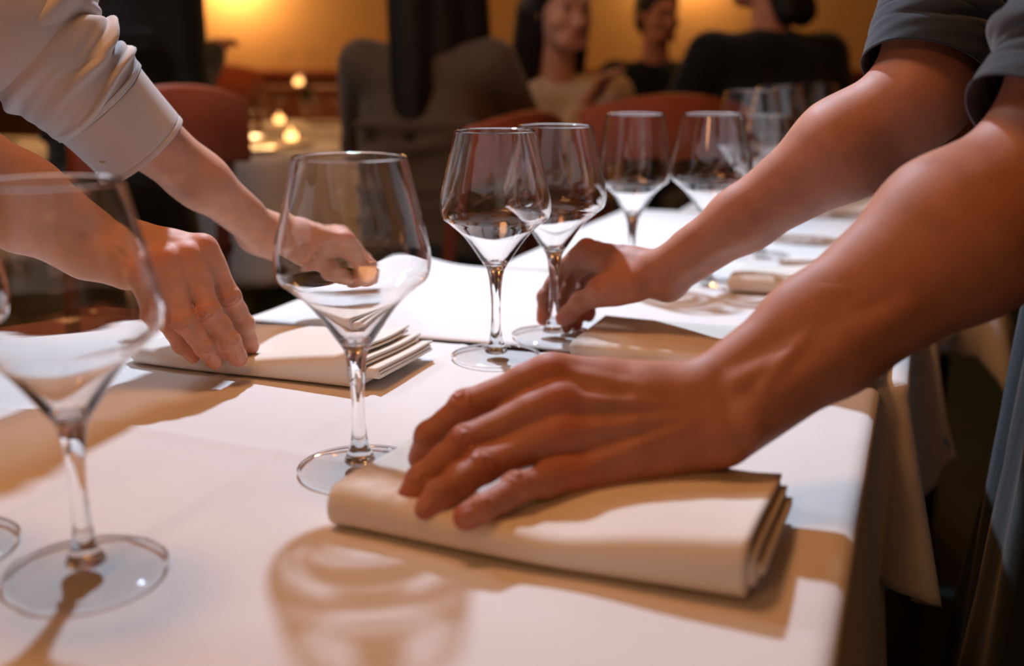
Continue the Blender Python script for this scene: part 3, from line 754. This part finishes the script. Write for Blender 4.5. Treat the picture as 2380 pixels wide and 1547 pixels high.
def waiter(label, skin, arms, sh_near, sh_far, pelvis, headc, facing, shirtmat, legmat, elbow_near, elbow_far):
    t = empty('person', (pelvis[0], pelvis[1], 0)); tag(t, label, 'person')
    base = np.array([pelvis[0], pelvis[1], 0]); bpy.context.view_layer.update()
    up_ = unit((np.array(sh_near) + np.array(sh_far)) / 2 - np.array(pelvis))
    ch = (np.array(sh_near) + np.array(sh_far)) / 2
    V = Vol(np.minimum(headc, ch) - .2, np.maximum(headc, ch) + .2, .005)
    P = head_vol(V, np.array(headc), facing, .01, 1.02, up=unit(up_ + np.array([0, 0, .6])))
    V.cap(P(0, -.03, -.07), ch + up_ * .02, .055, .062, .03)
    hm, _ = V.mesh('head', 2)
    me = join_meshes('body', arms + [hm])
    for a in ('flush', 'nail', 'crease'):
        pass
    o = link('body', me, skin, t); local(o, t, base)
    e = empty('tmp'); 
    # hair
    V = Vol(np.array(headc) - .16, np.array(headc) + .16, .005)
    P2 = P
    V.ell(P(0, -.022, .034), (.086, .098, .092), .01, None); V.ell(P(0, -.05, -.02), (.078, .06, .07), .02)
    V.ell(P(0, .090, -.045), (.066, .050, .075), .012, None, sub=True)
    hm, _ = V.mesh('hair', 2); o = link('hair', hm, M['hair'], t); local(o, t, base)
    bpy.data.objects.remove(e)
    # eyes, lips stay with the face
    n0 = set(bpy.data.objects); face_parts(P, t)
    for x in set(bpy.data.objects) - n0: local(x, t, base)
    # shirt: torso with shoulders (sleeves are their own swept meshes)
    V = Vol(np.minimum(np.minimum(sh_near, sh_far), pelvis) - .26, np.maximum(np.maximum(sh_near, sh_far), pelvis) + .26, .008)
    pel = np.array(pelvis); sd = unit(np.array(sh_far) - np.array(sh_near)); w2 = np.linalg.norm(np.array(sh_far) - np.array(sh_near)) / 2
    for g_ in (-1, 1):
        V.cap(pel + sd * g_ * .055, ch - up_ * .12 + sd * g_ * .07, .105, .115, .05)
        V.cap(ch - up_ * .02 + sd * g_ * .05, ch + sd * g_ * (w2 - .03) - up_ * .01, .085, .068, .05)
    tm, tv = V.mesh('shirt', 2)
    o = link('shirt', tm, shirtmat, t); local(o, t, base)
    # trousers
    V = Vol(np.array([pel[0] - .25, pel[1] - .32, .03]), np.array([pel[0] + .25, pel[1] + .32, pel[2] + .15]), .009)
    V.ell(pel, (.15, .185, .12), .04)
    for g_ in (-1, 1):
        hip = pel + np.array([0, g_ * .085, -.05]); kn = np.array([pel[0] + .02, pel[1] + g_ * .10, .50]); an = np.array([pel[0] - .01, pel[1] + g_ * .11, .10])
        V.cap(hip, kn, .098, .070, .04); V.cap(kn, an, .070, .060, .03)
    tm, _ = V.mesh('trousers', 1); o = link('trousers', tm, legmat, t); local(o, t, base)
    for g_ in (-1, 1):
        fx = unit([facing[0], facing[1], 0]); an = np.array([pel[0] - .01, pel[1] + g_ * .11, .045])
        V = Vol(an - .2, an + .25, .008); V.cap(an - fx * .05, an + fx * .05, .042, .040, .02); V.cap(an + fx * .05 - [0, 0, .008], an + fx * .15 - [0, 0, .012], .040, .032, .02)
        tm, _ = V.mesh('shoe', 1); o = link('shoe', tm, M['dark'], t); local(o, t, base)
    return t, base
R_sn, R_sf, R_pel = (.53, .66, 1.33), (.55, 1.06, 1.33), (.66, .87, .93)
wr_t, wr_b = waiter('person in a dark slate short-sleeved shirt reaching in from the right with both bare forearms', M['skin'], [body_n, body_f], R_sn, R_sf, R_pel, (.40, .88, 1.56), (-.9, -.05, -.45), M['slate'], M['trouser'], el1, el2)
L_sn, L_sf, L_pel = (-.80, .66, 1.36), (-.82, 1.04, 1.36), (-1.12, .86, .93)
wl_t, wl_b = waiter('person in a pale long-sleeved shirt leaning in from the left over the napkin', M['skin2'], [body_l, body_m], L_sn, L_sf, L_pel, (-.66, .86, 1.58), (.9, .05, -.45), M['shirt'], M['trouser'], el3, el4)

def sleeve(name, parent, base, pts, rad, m, folds, seg=160, n=30, open_end=True):
    path = catmull(pts, n)
    me = tube_mesh(name, path, rad, seg, folds, closed_ends=False)
    o = link(name, me, m, parent); local(o, parent, base)
    sm = o.modifiers.new('thickness', 'SOLIDIFY'); sm.thickness = .0014; sm.offset = -1
    return o
def ridges(lst, fine=.0006, seed=0.0):
    """lst of (t0, slope, width, height, a0, spread): folds running round the sleeve, fading away from angle a0"""
    def f(t, a):
        e = fine * math.sin(a * 5 + t * 31 + seed) * math.sin(t * 57 + a * 2)
        for (t0, sl, wd, hh, a0, sp) in lst:
            da = (a - a0 + math.pi) % (2 * math.pi) - math.pi
            c_ = t0 + sl * da + .02 * math.sin(da * 3 + t0 * 20)
            e += hh * math.exp(-((t - c_) / wd) ** 2) * math.exp(-(da / sp) ** 2)
        return e
    return f
# pale shirt, far arm: sleeve, then a buttoned cuff
A1 = [(.06, 0, .030, .008, 4.7, 1.6), (.30, .05, .035, .011, 1.0, 1.5), (.44, -.06, .030, -.009, .8, 1.5), (.56, .05, .028, .012, 1.3, 1.3), (.66, .07, .020, -.008, 1.5, 1.1), (.76, -.05, .022, .010, 1.0, 1.2), (.84, .06, .016, -.007, 1.4, 1.0), (.91, -.03, .014, .007, .8, 1.3), (.70, -.04, .03, .006, 4.5, 1.2), (.48, .04, .03, .007, 4.2, 1.3)]
sleeve('sleeve', wl_t, wl_b, [np.array(L_sf) + [-.02, 0, .0], at(-140, -60, .93), at(60, 75, .955), at(150, 160, .975), at(232, 239, .997)], lambda t: (.080 - .029 * t ** .8, .080 - .029 * t ** .8), M['shirt'], ridges(A1), n=34)
cuff = sleeve('cuff', wl_t, wl_b, [at(214, 222, .992), at(270, 280, 1.01), at(336, 350, 1.03)], lambda t: (.0505 - .004 * t + (.0016 if t < .05 else 0), .0505 - .004 * t + (.0016 if t < .05 else 0)), M['shirt'], lambda t, a: .0010 * math.sin(a * 2 + 1 + t * 2) - .0010 * math.exp(-((t - .93) / .012) ** 2) - .0009 * math.exp(-((t - .10) / .012) ** 2), n=40)
bc = at(243, 368, .985)
me = lathe('button', [(0, 0), (.0052, 0), (.0056, .001), (.005, .002), (.003, .0015), (0, .0015)], 24)
bo = link('button', me, M['button'], wl_t); bo.location = Vector(bc) - Vector(wl_b); bo.rotation_euler = (math.radians(62), math.radians(-15), 0)
tag(bo, 'small pearl cuff button')
sleeve('sleeve', wl_t, wl_b, [np.array(L_sn) + [-.02, 0, 0], at(-640, -100, .77), at(-500, 120, .78), at(-330, 285, .81)], lambda t: (.078 - .014 * t, .078 - .014 * t), M['shirt'], ridges(A1, seed=2.0), n=24, seg=110)
# slate shirt: wide short sleeves with a stitched hem
def hem(base_f, t1=.90, t2=.965):
    return lambda t, a: base_f(t, a) - .0012 * math.exp(-((t - t1) / .006) ** 2) - .0010 * math.exp(-((t - t2) / .005) ** 2) + (.0012 if t > t1 else 0)
B1 = [(.50, .05, .04, .012, 3.2, 1.2), (.68, -.05, .04, -.010, 3.0, 1.2), (.78, .06, .03, .011, 3.4, 1.1), (.60, 0, .05, .008, .8, 1.4), (.83, -.03, .02, -.006, 2.6, .9), (.35, .05, .05, .012, 2.4, 1.5)]
sleeve('sleeve', wr_t, wr_b, [np.array(R_sf) + [.02, 0, 0], at(2330, -260, 1.0), at(2250, -80, .995), at(2195, 60, .985), at(2152, 178, .975)], lambda t: (.078 - .021 * t, .078 - .021 * t), M['slate'], hem(ridges(B1), .80, .87), n=30)
sleeve('sleeve', wr_t, wr_b, [np.array(R_sn) + [.02, 0, 0], at(2720, -120, .70), at(2600, 90, .70), at(2530, 225, .70), at(2440, 330, .70)], lambda t: (.080 - .018 * t, .080 - .018 * t), M['slate'], hem(ridges(B1, seed=1.0), .80, .88), n=30)
# apron hanging in folds
def apron(t_, base, c, m):
    vs, fs = [], []; n, k_ = 60, 44
    for i in range(n + 1):
        a = -1.25 + 2.5 * i / n
        for j in range(k_ + 1):
            z = .99 - .62 * j / k_; s_ = j / k_
            r = .20 + .05 * s_ + .020 * s_ * math.sin(a * 9 + 1) + .008 * math.sin(a * 21 + s_ * 4)
            vs.append((c[0] - math.cos(a) * r * .92, c[1] + math.sin(a) * r * 1.1, z))
    for i in range(n):
        for j in range(k_): q = i * (k_ + 1) + j; fs.append((q, q + 1, q + k_ + 2, q + k_ + 1))
    o = link('apron', pyd('apron', vs, fs), m, t_); local(o, t_, base)
    sm = o.modifiers.new('thickness', 'SOLIDIFY'); sm.thickness = .0016
apron(wr_t, wr_b, (.665, .87), M['apron'])

# ------------------------------------------------------------------ furniture in the dining room
def chair(loc, rz, label, high=.98, group='red-brown dining chairs in the room', m=None):
    t = empty('dining_chair', loc, rz); tag(t, label, 'chair', group); m = m or M['wood']
    bm = bmesh.new(); box_bm(bm, (0, 0, .455), (.44, .43, .05), 0, .018)
    me = bpy.data.meshes.new('seat'); bm.to_mesh(me); bm.free(); link('seat', me, M['seat'], t)
    box('seat_frame', (0, 0, .418), (.42, .41, .035), m, parent=t)
    for sx in (-1, 1):
        pa = catmull([np.array((sx * .19, .18, .42)), np.array((sx * .195, .215, .70)), np.array((sx * .19, .26, high - .03))], 8)
        link('back_post', tube_mesh('back_post', pa, lambda q: (.015, .018), 10), m, t)
        for sy in (-1, 1):
            pa = [np.array((sx * .185, sy * .18, .42)), np.array((sx * .19, sy * .19, .2)), np.array((sx * .195, sy * .20, 0))]
            link('leg', tube_mesh('leg', pa, lambda q: (.020 - .006 * q, .020 - .006 * q), 10), m, t)
    vs, fs = [], []; n = 20
    for i in range(n + 1):
        q = i / n; x = -.225 + .45 * q; y = .27 + .045 * math.sin(math.pi * q); zt = high + .035 * math.sin(math.pi * q); zb = high - .13 + .012 * math.sin(math.pi * q)
        vs += [(x, y - .012, zb), (x, y + .012, zb), (x, y + .014, zt), (x, y - .010, zt)]
    for i in range(n):
        for k in range(4): fs.append((i * 4 + k, i * 4 + (k + 1) % 4, i * 4 + 4 + (k + 1) % 4, i * 4 + 4 + k))
    fs += [(3, 2, 1, 0), (n * 4, n * 4 + 1, n * 4 + 2, n * 4 + 3)]
    o = link('backrest', pyd('backrest', vs, fs), M['seat'], t)
    bv = o.modifiers.new('bevel', 'BEVEL'); bv.width = .008; bv.segments = 2
    link('back_rail', tube_mesh('back_rail', [np.array((-.19, .235, .66)), np.array((0, .25, .66)), np.array((.19, .235, .66))], lambda q: (.010, .018), 10), m, t)
    return t
def round_cloth(cx, cy_, r, z, oh, label, name='tablecloth'):
    vs = [(0, 0, z)]; fs = []; n, k_ = 96, 26
    for j in range(1, k_ + 1):
        s_ = j / k_
        for i in range(n):
            a = 2 * math.pi * i / n
            if s_ < .5: rr = r * s_ / .5; zz = z
            else:
                h_ = (s_ - .5) / .5; rr = r + .012 * min(1, h_ * 8) + .06 * h_ + .025 * h_ * math.sin(a * 11); zz = z - .004 * (h_ > 0) - oh * h_
            vs.append((rr * math.cos(a), rr * math.sin(a), zz))
    for i in range(n): fs.append((0, 1 + i, 1 + (i + 1) % n))
    for j in range(k_ - 1):
        for i in range(n): a_ = 1 + j * n; fs.append((a_ + i, a_ + n + i, a_ + n + (i + 1) % n, a_ + (i + 1) % n))
    o = link(name, pyd(name, vs, fs), M['cloth']); o.location = (cx, cy_, 0)
    sm = o.modifiers.new('thickness', 'SOLIDIFY'); sm.thickness = .002; sm.offset = -1
    return tag(o, label, 'tablecloth', 'white cloths on the round tables behind')
def round_table(cx, cy_, r, label):
    t = empty('dining_table', (cx, cy_, 0)); tag(t, label, 'table', 'round tables at the back of the room')
    link('table_top', lathe('table_top', [(0, .715), (r - .01, .715), (r, .72), (r, .742), (0, .742)], 48), M['darkwood'], t)
    link('pedestal', lathe('pedestal', [(0, .0), (.24, .0), (.24, .02), (.06, .06), (.045, .2), (.045, .70), (.12, .714), (0, .714)], 32), M['darkwood'], t)
SMALL = lathe('wine_glass', smooth_profile(glass_profile('small')), 24); SMALL.materials.append(M['thinglass']); SMALL.shade_smooth()
SF = lathe('foot', fp, 24); SF.materials.append(M['thinglass']); SF.shade_smooth()
PL = lathe('plate', [(0, .004), (.05, .004), (.085, .010), (.12, .018), (.122, .020), (.118, .0205), (.084, .013), (.05, .0075), (0, .0075)], 40); PL.materials.append(M['plate']); PL.shade_smooth()
CN = lathe('glint_holder', [(0, 0), (.032, 0), (.034, .003), (.036, .06), (.033, .06), (.031, .008), (0, .008)], 24); CN.materials.append(M['thinglass']); CN.shade_smooth()
FL = lathe('glint', [(0, .009), (.022, .009), (.022, .035), (.003, .036), (.0045, .044), (.0025, .054), (0, .058)], 16); FL.materials.append(M['glintglow']); FL.shade_smooth()
SAUCER = lathe('saucer', [(0, .002), (.04, .002), (.06, .009), (.062, .011), (.04, .006), (0, .006)], 24); SAUCER.materials.append(M['dark']); SAUCER.shade_smooth()
FAR = {}
def setfar(me, name, x, y, z, label, cat, group, s=1.0):
    o = bpy.data.objects.new(name, me); COL.objects.link(o); o.location = (x, y, z); o.scale = (s, s, s)
    FAR.setdefault((group.split(' on the ')[0], group.split(' on the ')[1]), []).append(o)
    return tag(o, label, cat, group)
def dress(cx, cy_, z, which, items):
    for kind, dx, dy in items:
        x, y = cx + dx, cy_ + dy
        if kind == 'g':
            o = setfar(SMALL, 'wine_glass', x, y, z + .002, 'small wine glass among others on the ' + which, 'wine glass', 'wine glasses on the ' + which)
            f = bpy.data.objects.new('foot', SF); COL.objects.link(f); f.parent = o
        elif kind == 'p': setfar(PL, 'plate', x, y, z + .001, 'white dinner plate laid on the ' + which, 'plate', 'plates on the ' + which)
        elif kind == 'd': setfar(SAUCER, 'saucer', x, y, z + .001, 'black saucer lying on the ' + which, 'saucer', 'saucers on the ' + which)
        elif kind == 'c':  # added glowing bits where the far glasses would catch a lamp
            o = setfar(CN, 'glint_holder', x, y, z + .001, 'added candle in a small clear holder on the ' + which, 'glint', 'added glass glints on the ' + which)
            f = bpy.data.objects.new('glint', FL); COL.objects.link(f); f.parent = o
def ground(px, py, z=T):      # point at height z seen at a pixel
    return onz(px, py, z - T)

round_table(-1.12, 4.0, .50, 'round pedestal table behind the bare forearm at the left'); round_cloth(-1.12, 4.0, .505, T, .42, 'white cloth on the round table between the left sleeve and the long-haired guest')
dress(-1.12, 4.0, T, 'round table beside the long-haired guest', [('p', .22, -.28), ('p', -.26, -.16), ('p', .05, .32), ('d', .33, -.02), ('c', .02, -.10), ('g', .18, .06), ('g', .34, .20), ('g', -.14, .02), ('g', .10, .20), ('g', -.30, .18), ('g', .06, -.36), ('c', .25, .26)])
round_table(-2.25, 4.15, .46, 'round pedestal table at the left edge behind the forearm'); round_cloth(-2.25, 4.15, .465, T, .40, 'white cloth on the round table at the left edge above the forearm')
dress(-2.25, 4.15, T, 'round table at the left edge', [('p', .22, -.22), ('d', .30, -.02), ('c', .05, -.02), ('g', .12, .12), ('g', -.10, -.22), ('p', -.2, .15)])
round_table(-.95, 5.60, .46, 'round pedestal table near the back wall under the wall lamp'); round_cloth(-.95, 5.60, .465, T, .42, 'white cloth on the round table nearest the back wall')
dress(-.95, 5.60, T, 'round table near the back wall', [('g', -.32, -.16), ('g', -.20, -.28), ('g', -.05, -.24), ('g', .10, -.30), ('g', .24, -.14), ('g', .32, .08), ('g', -.12, .02), ('c', -.26, .04), ('c', .20, -.26), ('p', 0, -.10)])
t = empty('sideboard', (-.95, 6.42, 0)); tag(t, 'low brown sideboard against the back wall with glasses on top', 'sideboard')
box('body', (0, 0, .47), (1.3, .36, .86), M['wood'], parent=t, bev=.01); box('worktop', (0, -.01, .915), (1.36, .42, .03), M['wood'], parent=t, bev=.006)
for k in (-1, 1):
    d_ = box('door', (k * .32, -.19, .47), (.60, .02, .76), M['wood'], parent=t, bev=.006); kb = link('knob', lathe('knob', [(0, 0), (.008, 0), (.012, .012), (.010, .022), (0, .024)], 16), M['brass'], d_); kb.location = (-k * .25 + k * .32, -.20, .50); kb.rotation_euler = (math.pi / 2, 0, 0)
dress(-.95, 6.42, .931, 'sideboard against the back wall', [('g', -.34, -.05), ('g', -.22, .02), ('g', -.10, -.06), ('g', .04, .0), ('g', .18, -.05), ('g', .32, .02), ('c', -.28, -.12), ('c', -.02, -.12), ('c', .25, -.12)])
round_table(.72, 3.86, .23, 'small bare round table among the seated guests at the right')
for k, v_ in FAR.items():      # tell the little things on each table apart by their order from the left
    v_.sort(key=lambda o: o.location.x / o.location.y)
    for i, o in enumerate(v_):
        kind, which = k
        if len(v_) > 1:
            od = ['leftmost', 'second', 'third', 'fourth', 'fifth', 'sixth', 'seventh', 'eighth'][i]
            if i == len(v_) - 1: od = 'rightmost'
            o['label'] = f"{od} {'from the left ' if od not in ('leftmost', 'rightmost') else ''}of the {kind} on the {which}"
chair((-2.30, 3.36, 0), math.pi, 'red-brown chair at the left edge with its top rail above the bare forearm', .80)
chair((-1.35, 4.84, 0), .15, 'rust-backed chair between the cuffed sleeve and the wall, left of the glasses', 1.02)
chair((-.22, 2.80, 0), -math.pi / 2 - .55, 'red-brown chair the long-haired guest sits on', .90)
chair((.30, 2.93, 0), math.pi + .3, 'rust-backed chair with a curved top behind the upright glass', .94)
chair((.80, 3.02, 0), math.pi - .2, 'chair under the guest in the black jacket', .74)
chair((.14, 3.66, 0), .2, 'chair under the guest in the patterned blouse', .86)
chair((.62, 4.70, 0), 0.1, 'chair under the guest in a black top farther back', .86)
chair((-.91, 2.24, 0), math.pi + 1.05, 'rust-backed chair just right of the cuffed sleeve', .97)
chair((2.1, 4.6, 0), .3, 'empty red-brown chair by the wall at the right', .92)

# ------------------------------------------------------------------ seated guests
def hand_simple(V, p, d, n_, s=1.0):
    """small hand: palm with four bent fingers and a thumb"""
    d = unit(d); n_ = unit(np.array(n_) - d * (np.array(n_) @ d)); sd = np.cross(d, n_)
    V.ell(p + d * .04 * s, (.045 * s, .040 * s, .014 * s), .008, R=(d, sd, n_))
    for i, L_ in enumerate((.062, .070, .065, .052)):
        a = p + d * .072 * s + sd * (i - 1.5) * .020 * s; b_ = a + d * L_ * .55 * s - n_ * .006; c_ = b_ + d * L_ * .40 * s - n_ * .022
        V.cap(a, b_, .0085 * s, .008 * s, .003); V.cap(b_, c_, .008 * s, .0068 * s, .003)
    a = p + d * .02 * s - sd * .03 * s; b_ = a + (d * .6 - sd * .8) * .03 * s; V.cap(a, b_, .011, .010, .006); V.cap(b_, b_ + d * .032 * s, .010, .0078, .004)
def guest(label, hip, face, lean, top, hairlen, hands, topmat, legmat=None, s=1.0, headface=None, headfwd=0.0, shrug=0.0, skin='skin', lift=0.0, hw=1.0, eb=.5):
    """hip: (x,y) on the seat; face: 2-D direction the body faces; hands: world targets (right, left)"""
    f = unit([face[0], face[1], 0]); r = np.array([f[1], -f[0], 0]); U = np.array([0, 0, 1.0])
    hp = np.array([hip[0], hip[1], .53 + lift]); base = np.array([hip[0], hip[1], 0])
    t = empty('person', base); tag(t, label, 'person')
    bpy.context.view_layer.update()
    ch = hp + U * .50 * s + f * lean; hd = ch + U * (.27 + headfwd * -.2) * s + f * (.05 + headfwd)
    hf = unit(np.array(headface if headface is not None else f) + np.array([0, 0, 0.0]))
    shl = [ch + r * g_ * .175 * s + U * (.02 + shrug) for g_ in (1, -1)]
    V = Vol(np.min([hd, ch, *hands], 0) - .22, np.max([hd, ch, *hands], 0) + .22, .006)
    P = head_vol(V, hd, hf, .01, s * .98)
    V.cap(hd - U * .06 - hf * .03, ch + U * .02, .052 * s, .058 * s, .03)
    elb = []
    for g_, S, Hn in zip((1, -1), shl, hands):
        Hn = np.array(Hn, float); d = Hn - S; L_ = np.linalg.norm(d); l1, l2 = .29 * s, .27 * s
        if L_ > (l1 + l2) * .97: Hn = S + d / L_ * (l1 + l2) * .97; d = Hn - S; L_ = np.linalg.norm(d)
        a_ = (l1 * l1 - l2 * l2 + L_ * L_) / (2 * L_); h_ = math.sqrt(max(l1 * l1 - a_ * a_, 0))
        bd = -U * .9 + r * g_ * eb - f * .2; bd = unit(bd - unit(d) * (bd @ unit(d))); E_ = S + unit(d) * a_ + bd * h_
        elb.append((S, E_, Hn)); V.cap(E_, Hn, .040 * s, .026 * s, .01); hand_simple(V, Hn, unit(Hn - E_) + f * .2, U, s)
    me, _ = V.mesh('body', 2); o = link('body', me, M[skin], t); local(o, t, base)
    n0 = set(bpy.data.objects); face_parts(P, t, s)
    for x in set(bpy.data.objects) - n0: local(x, t, base)
    # hair
    rr = np.cross(hf, U); B = np.array(hd)
    V = Vol(B - [.24, .24, .62], B + .2, .007)
    Rm = (unit(rr), hf, unit(np.cross(unit(rr), hf)))
    V.ell(P(0, -.024, .036), (.088 * s, .098 * s, .094 * s), .01, Rm)
    V.ell(P(0, -.045, -.02), (.084 * s, .066 * s, .085 * s), .02, Rm)
    if hairlen > 0:
        for g_ in (-1, 0, 1):
            V.cap(P(g_ * .055 * hw, -.05, -.02), P(g_ * .066 * hw, -.085 - .02 * (g_ == 0), -.02 - hairlen), .050 * s * hw ** .5, .042 * s * hw ** .5, .03)
    V.ell(P(0, .088, -.03), (.062 * s, .050 * s, .078 * s), .010, Rm, sub=True)
    me, _ = V.mesh('hair', 2); o = link('hair', me, M['hair'], t); local(o, t, base)
    # top with sleeves
    V = Vol(np.min([hp, ch, *[q for e in elb for q in e]], 0) - .25, np.max([hp, ch, *[q for e in elb for q in e]], 0) + .25, .008)
    for g_ in (-1, 1):
        V.cap(hp + r * g_ * .06, ch - U * .16 + r * g_ * .07, .125 * s, .115 * s, .05)
        V.cap(ch - U * .14 + r * g_ * .06, ch - U * .03 + r * g_ * .08, .105 * s, .085 * s, .05)
        V.cap(ch + U * .03, ch + r * g_ * .15 * s + U * (.005 + shrug), .062 * s, .066 * s, .04)
    for (S, E_, Hn) in elb:
        V.cap(S, E_, .066 * s, .052 * s, .03)
        if top: V.cap(E_, E_ + (Hn - E_) * .88, .052 * s, .040 * s, .02)
    for i in range(5):      # soft drape folds
        a = ch - U * (.12 + .08 * i) - r * .16 + f * .10; V.cap(a, a + r * .30 - U * .05 * (i % 2), .014, .012, .02)
        a = a - f * .21; V.cap(a, a + r * .30 + U * .05 * (i % 2), .014, .012, .02)
    me, _ = V.mesh('top', 2); o = link('top', me, topmat, t); local(o, t, base)
    # legs
    V = Vol(hp - [.62, .62, .50 + max(lift, 0)], hp + [.62, .62, .25], .011)
    V.ell(hp + U * .0, (.17, .17, .10), .04)
    ank = []
    for g_ in (-1, 1):
        k_ = hp + f * (.42 if lift < .1 else .12) * s + r * g_ * .11 - U * (0 if lift < .1 else .32); an = np.array([k_[0], k_[1], .11]) + f * .03; ank.append(an)
        V.cap(hp + r * g_ * .09, k_, .092 * s, .066 * s, .04); V.cap(k_, an, .064, .050, .03)
    me, _ = V.mesh('trousers', 1); o = link('trousers', me, legmat or M['trouser'], t); local(o, t, base)
    for an in ank:
        an = np.array([an[0], an[1], .045]); V = Vol(an - .2, an + .28, .009); V.cap(an - f * .05, an + f * .05, .042, .038, .02); V.cap(an + f * .05 - [0, 0, .01], an + f * .14 - [0, 0, .014], .038, .030, .02)
        me, _ = V.mesh('shoe', 1); o = link('shoe', me, M['dark'], t); local(o, t, base)
    return t
guest('seated guest with long dark hair seen from behind in an olive-brown sweater', (-.22, 2.80), (.10, 1), .02, True, .42, [(.07, 3.20, .80), (-.37, 3.24, .72)], M['olive'], s=.97, headface=(-.5, .87, 0), shrug=.01, hw=1.5)
guest('seated guest facing the camera in a patterned pale blouse', (.095, 3.50), (.22, -1), .16, True, .22, [(.22, 3.20, .93), (.08, 3.06, .74)], M['blouse'], s=1.06, headface=(.45, -.9, -.05), skin='skin2', headfwd=.03, lift=-.13, hw=1.15)
guest('seated guest in a black top between the blouse and the black jacket', (.60, 4.62), (-.05, -1), .08, True, 0.0, [(.52, 4.22, .78), (.80, 4.2, .78)], M['black'], s=1.0, headface=(.35, -.95, -.05), lift=-.05)
guest('broad seated guest in a black jacket turned away at the right', (.76, 3.10), (-.25, 1), .08, True, 0.12, [(.84, 3.52, .77), (.46, 3.46, .80)], M['black'], s=1.04, headface=(-.9, .5, -.05))
guest('standing guest in black with long dark hair behind the cuffed sleeve', (-1.0, 2.74), (.10, 1), .04, True, .44, [(-.80, 2.96, 1.08), (-1.1, 3.14, .82)], M['black'], s=.96, headface=(.3, .95, 0), lift=.22, hw=1.2, eb=.1)

# ------------------------------------------------------------------ wall lamps and pendants
def sconce(x, z, label, e):
    t = empty('wall_lamp', (x, 6.69, z)); tag(t, label, 'lamp', 'warm wall lamps on the back wall')
    link('back_plate', lathe('back_plate', [(0, 0), (.05, 0), (.05, .012), (0, .014)], 32), M['brass'], t).rotation_euler = (math.pi / 2, 0, 0)
    link('arm', tube_mesh('arm', catmull([np.array((0, -.01, 0)), np.array((0, -.07, -.01)), np.array((0, -.10, .03))], 6), lambda q: (.007, .007), 10), M['brass'], t)
    link('lamp_shade', lathe('lamp_shade', [(.050, .03), (.085, .20), (.083, .20), (.048, .03)], 40), M['lampglow'], t).location = (0, -.10, 0)
    light('wall_lamp_light', 'POINT', (x, 6.50, z + .02), e, (1.0, 0.56, 0.24), .05)
sconce(-1.66, 1.53, 'glowing wall lamp above the black-clothed guest at the left', 20)
sconce(1.05, 1.62, 'glowing wall lamp between the two guests in black', 9)
def pendant(x, y, z, label, r=.12):
    t = empty('pendant_lamp', (x, y, z)); tag(t, label, 'lamp', 'pendant lamps under the ceiling')
    link('cable', tube_mesh('cable', [np.array((0, 0, .12)), np.array((0, 0, (2.84 - z) * .5 + .06)), np.array((0, 0, 2.84 - z))], lambda q: (.003, .003), 8), M['dark'], t)
    link('lamp_shade', lathe('lamp_shade', [(.02, .13), (r * .5, .12), (r, .02), (r * .98, .02), (r * .48, .115), (.02, .125)], 40), M['brass'], t)
    bm = bmesh.new(); bmesh.ops.create_uvsphere(bm, u_segments=16, v_segments=10, radius=.032, matrix=Matrix.Translation((0, 0, .055)))
    me = bpy.data.meshes.new('bulb'); bm.to_mesh(me); bm.free(); link('bulb', me, M['bulb'], t)
for (x, y, z, l_) in [(-1.5, 4.1, 2.34, 'brass pendant lamp over the back left table'), (1.0, 4.6, 2.49, 'brass pendant lamp over the back right table'), (-.9, -1.0, 2.24, 'brass pendant lamp behind the photographer at the left'), (.9, -1.3, 2.24, 'brass pendant lamp behind the photographer at the right'), (-1.7, .2, 2.3, 'brass pendant lamp over the left side of the room')]:
    pendant(x, y, z, l_)
bpy.context.view_layer.update()
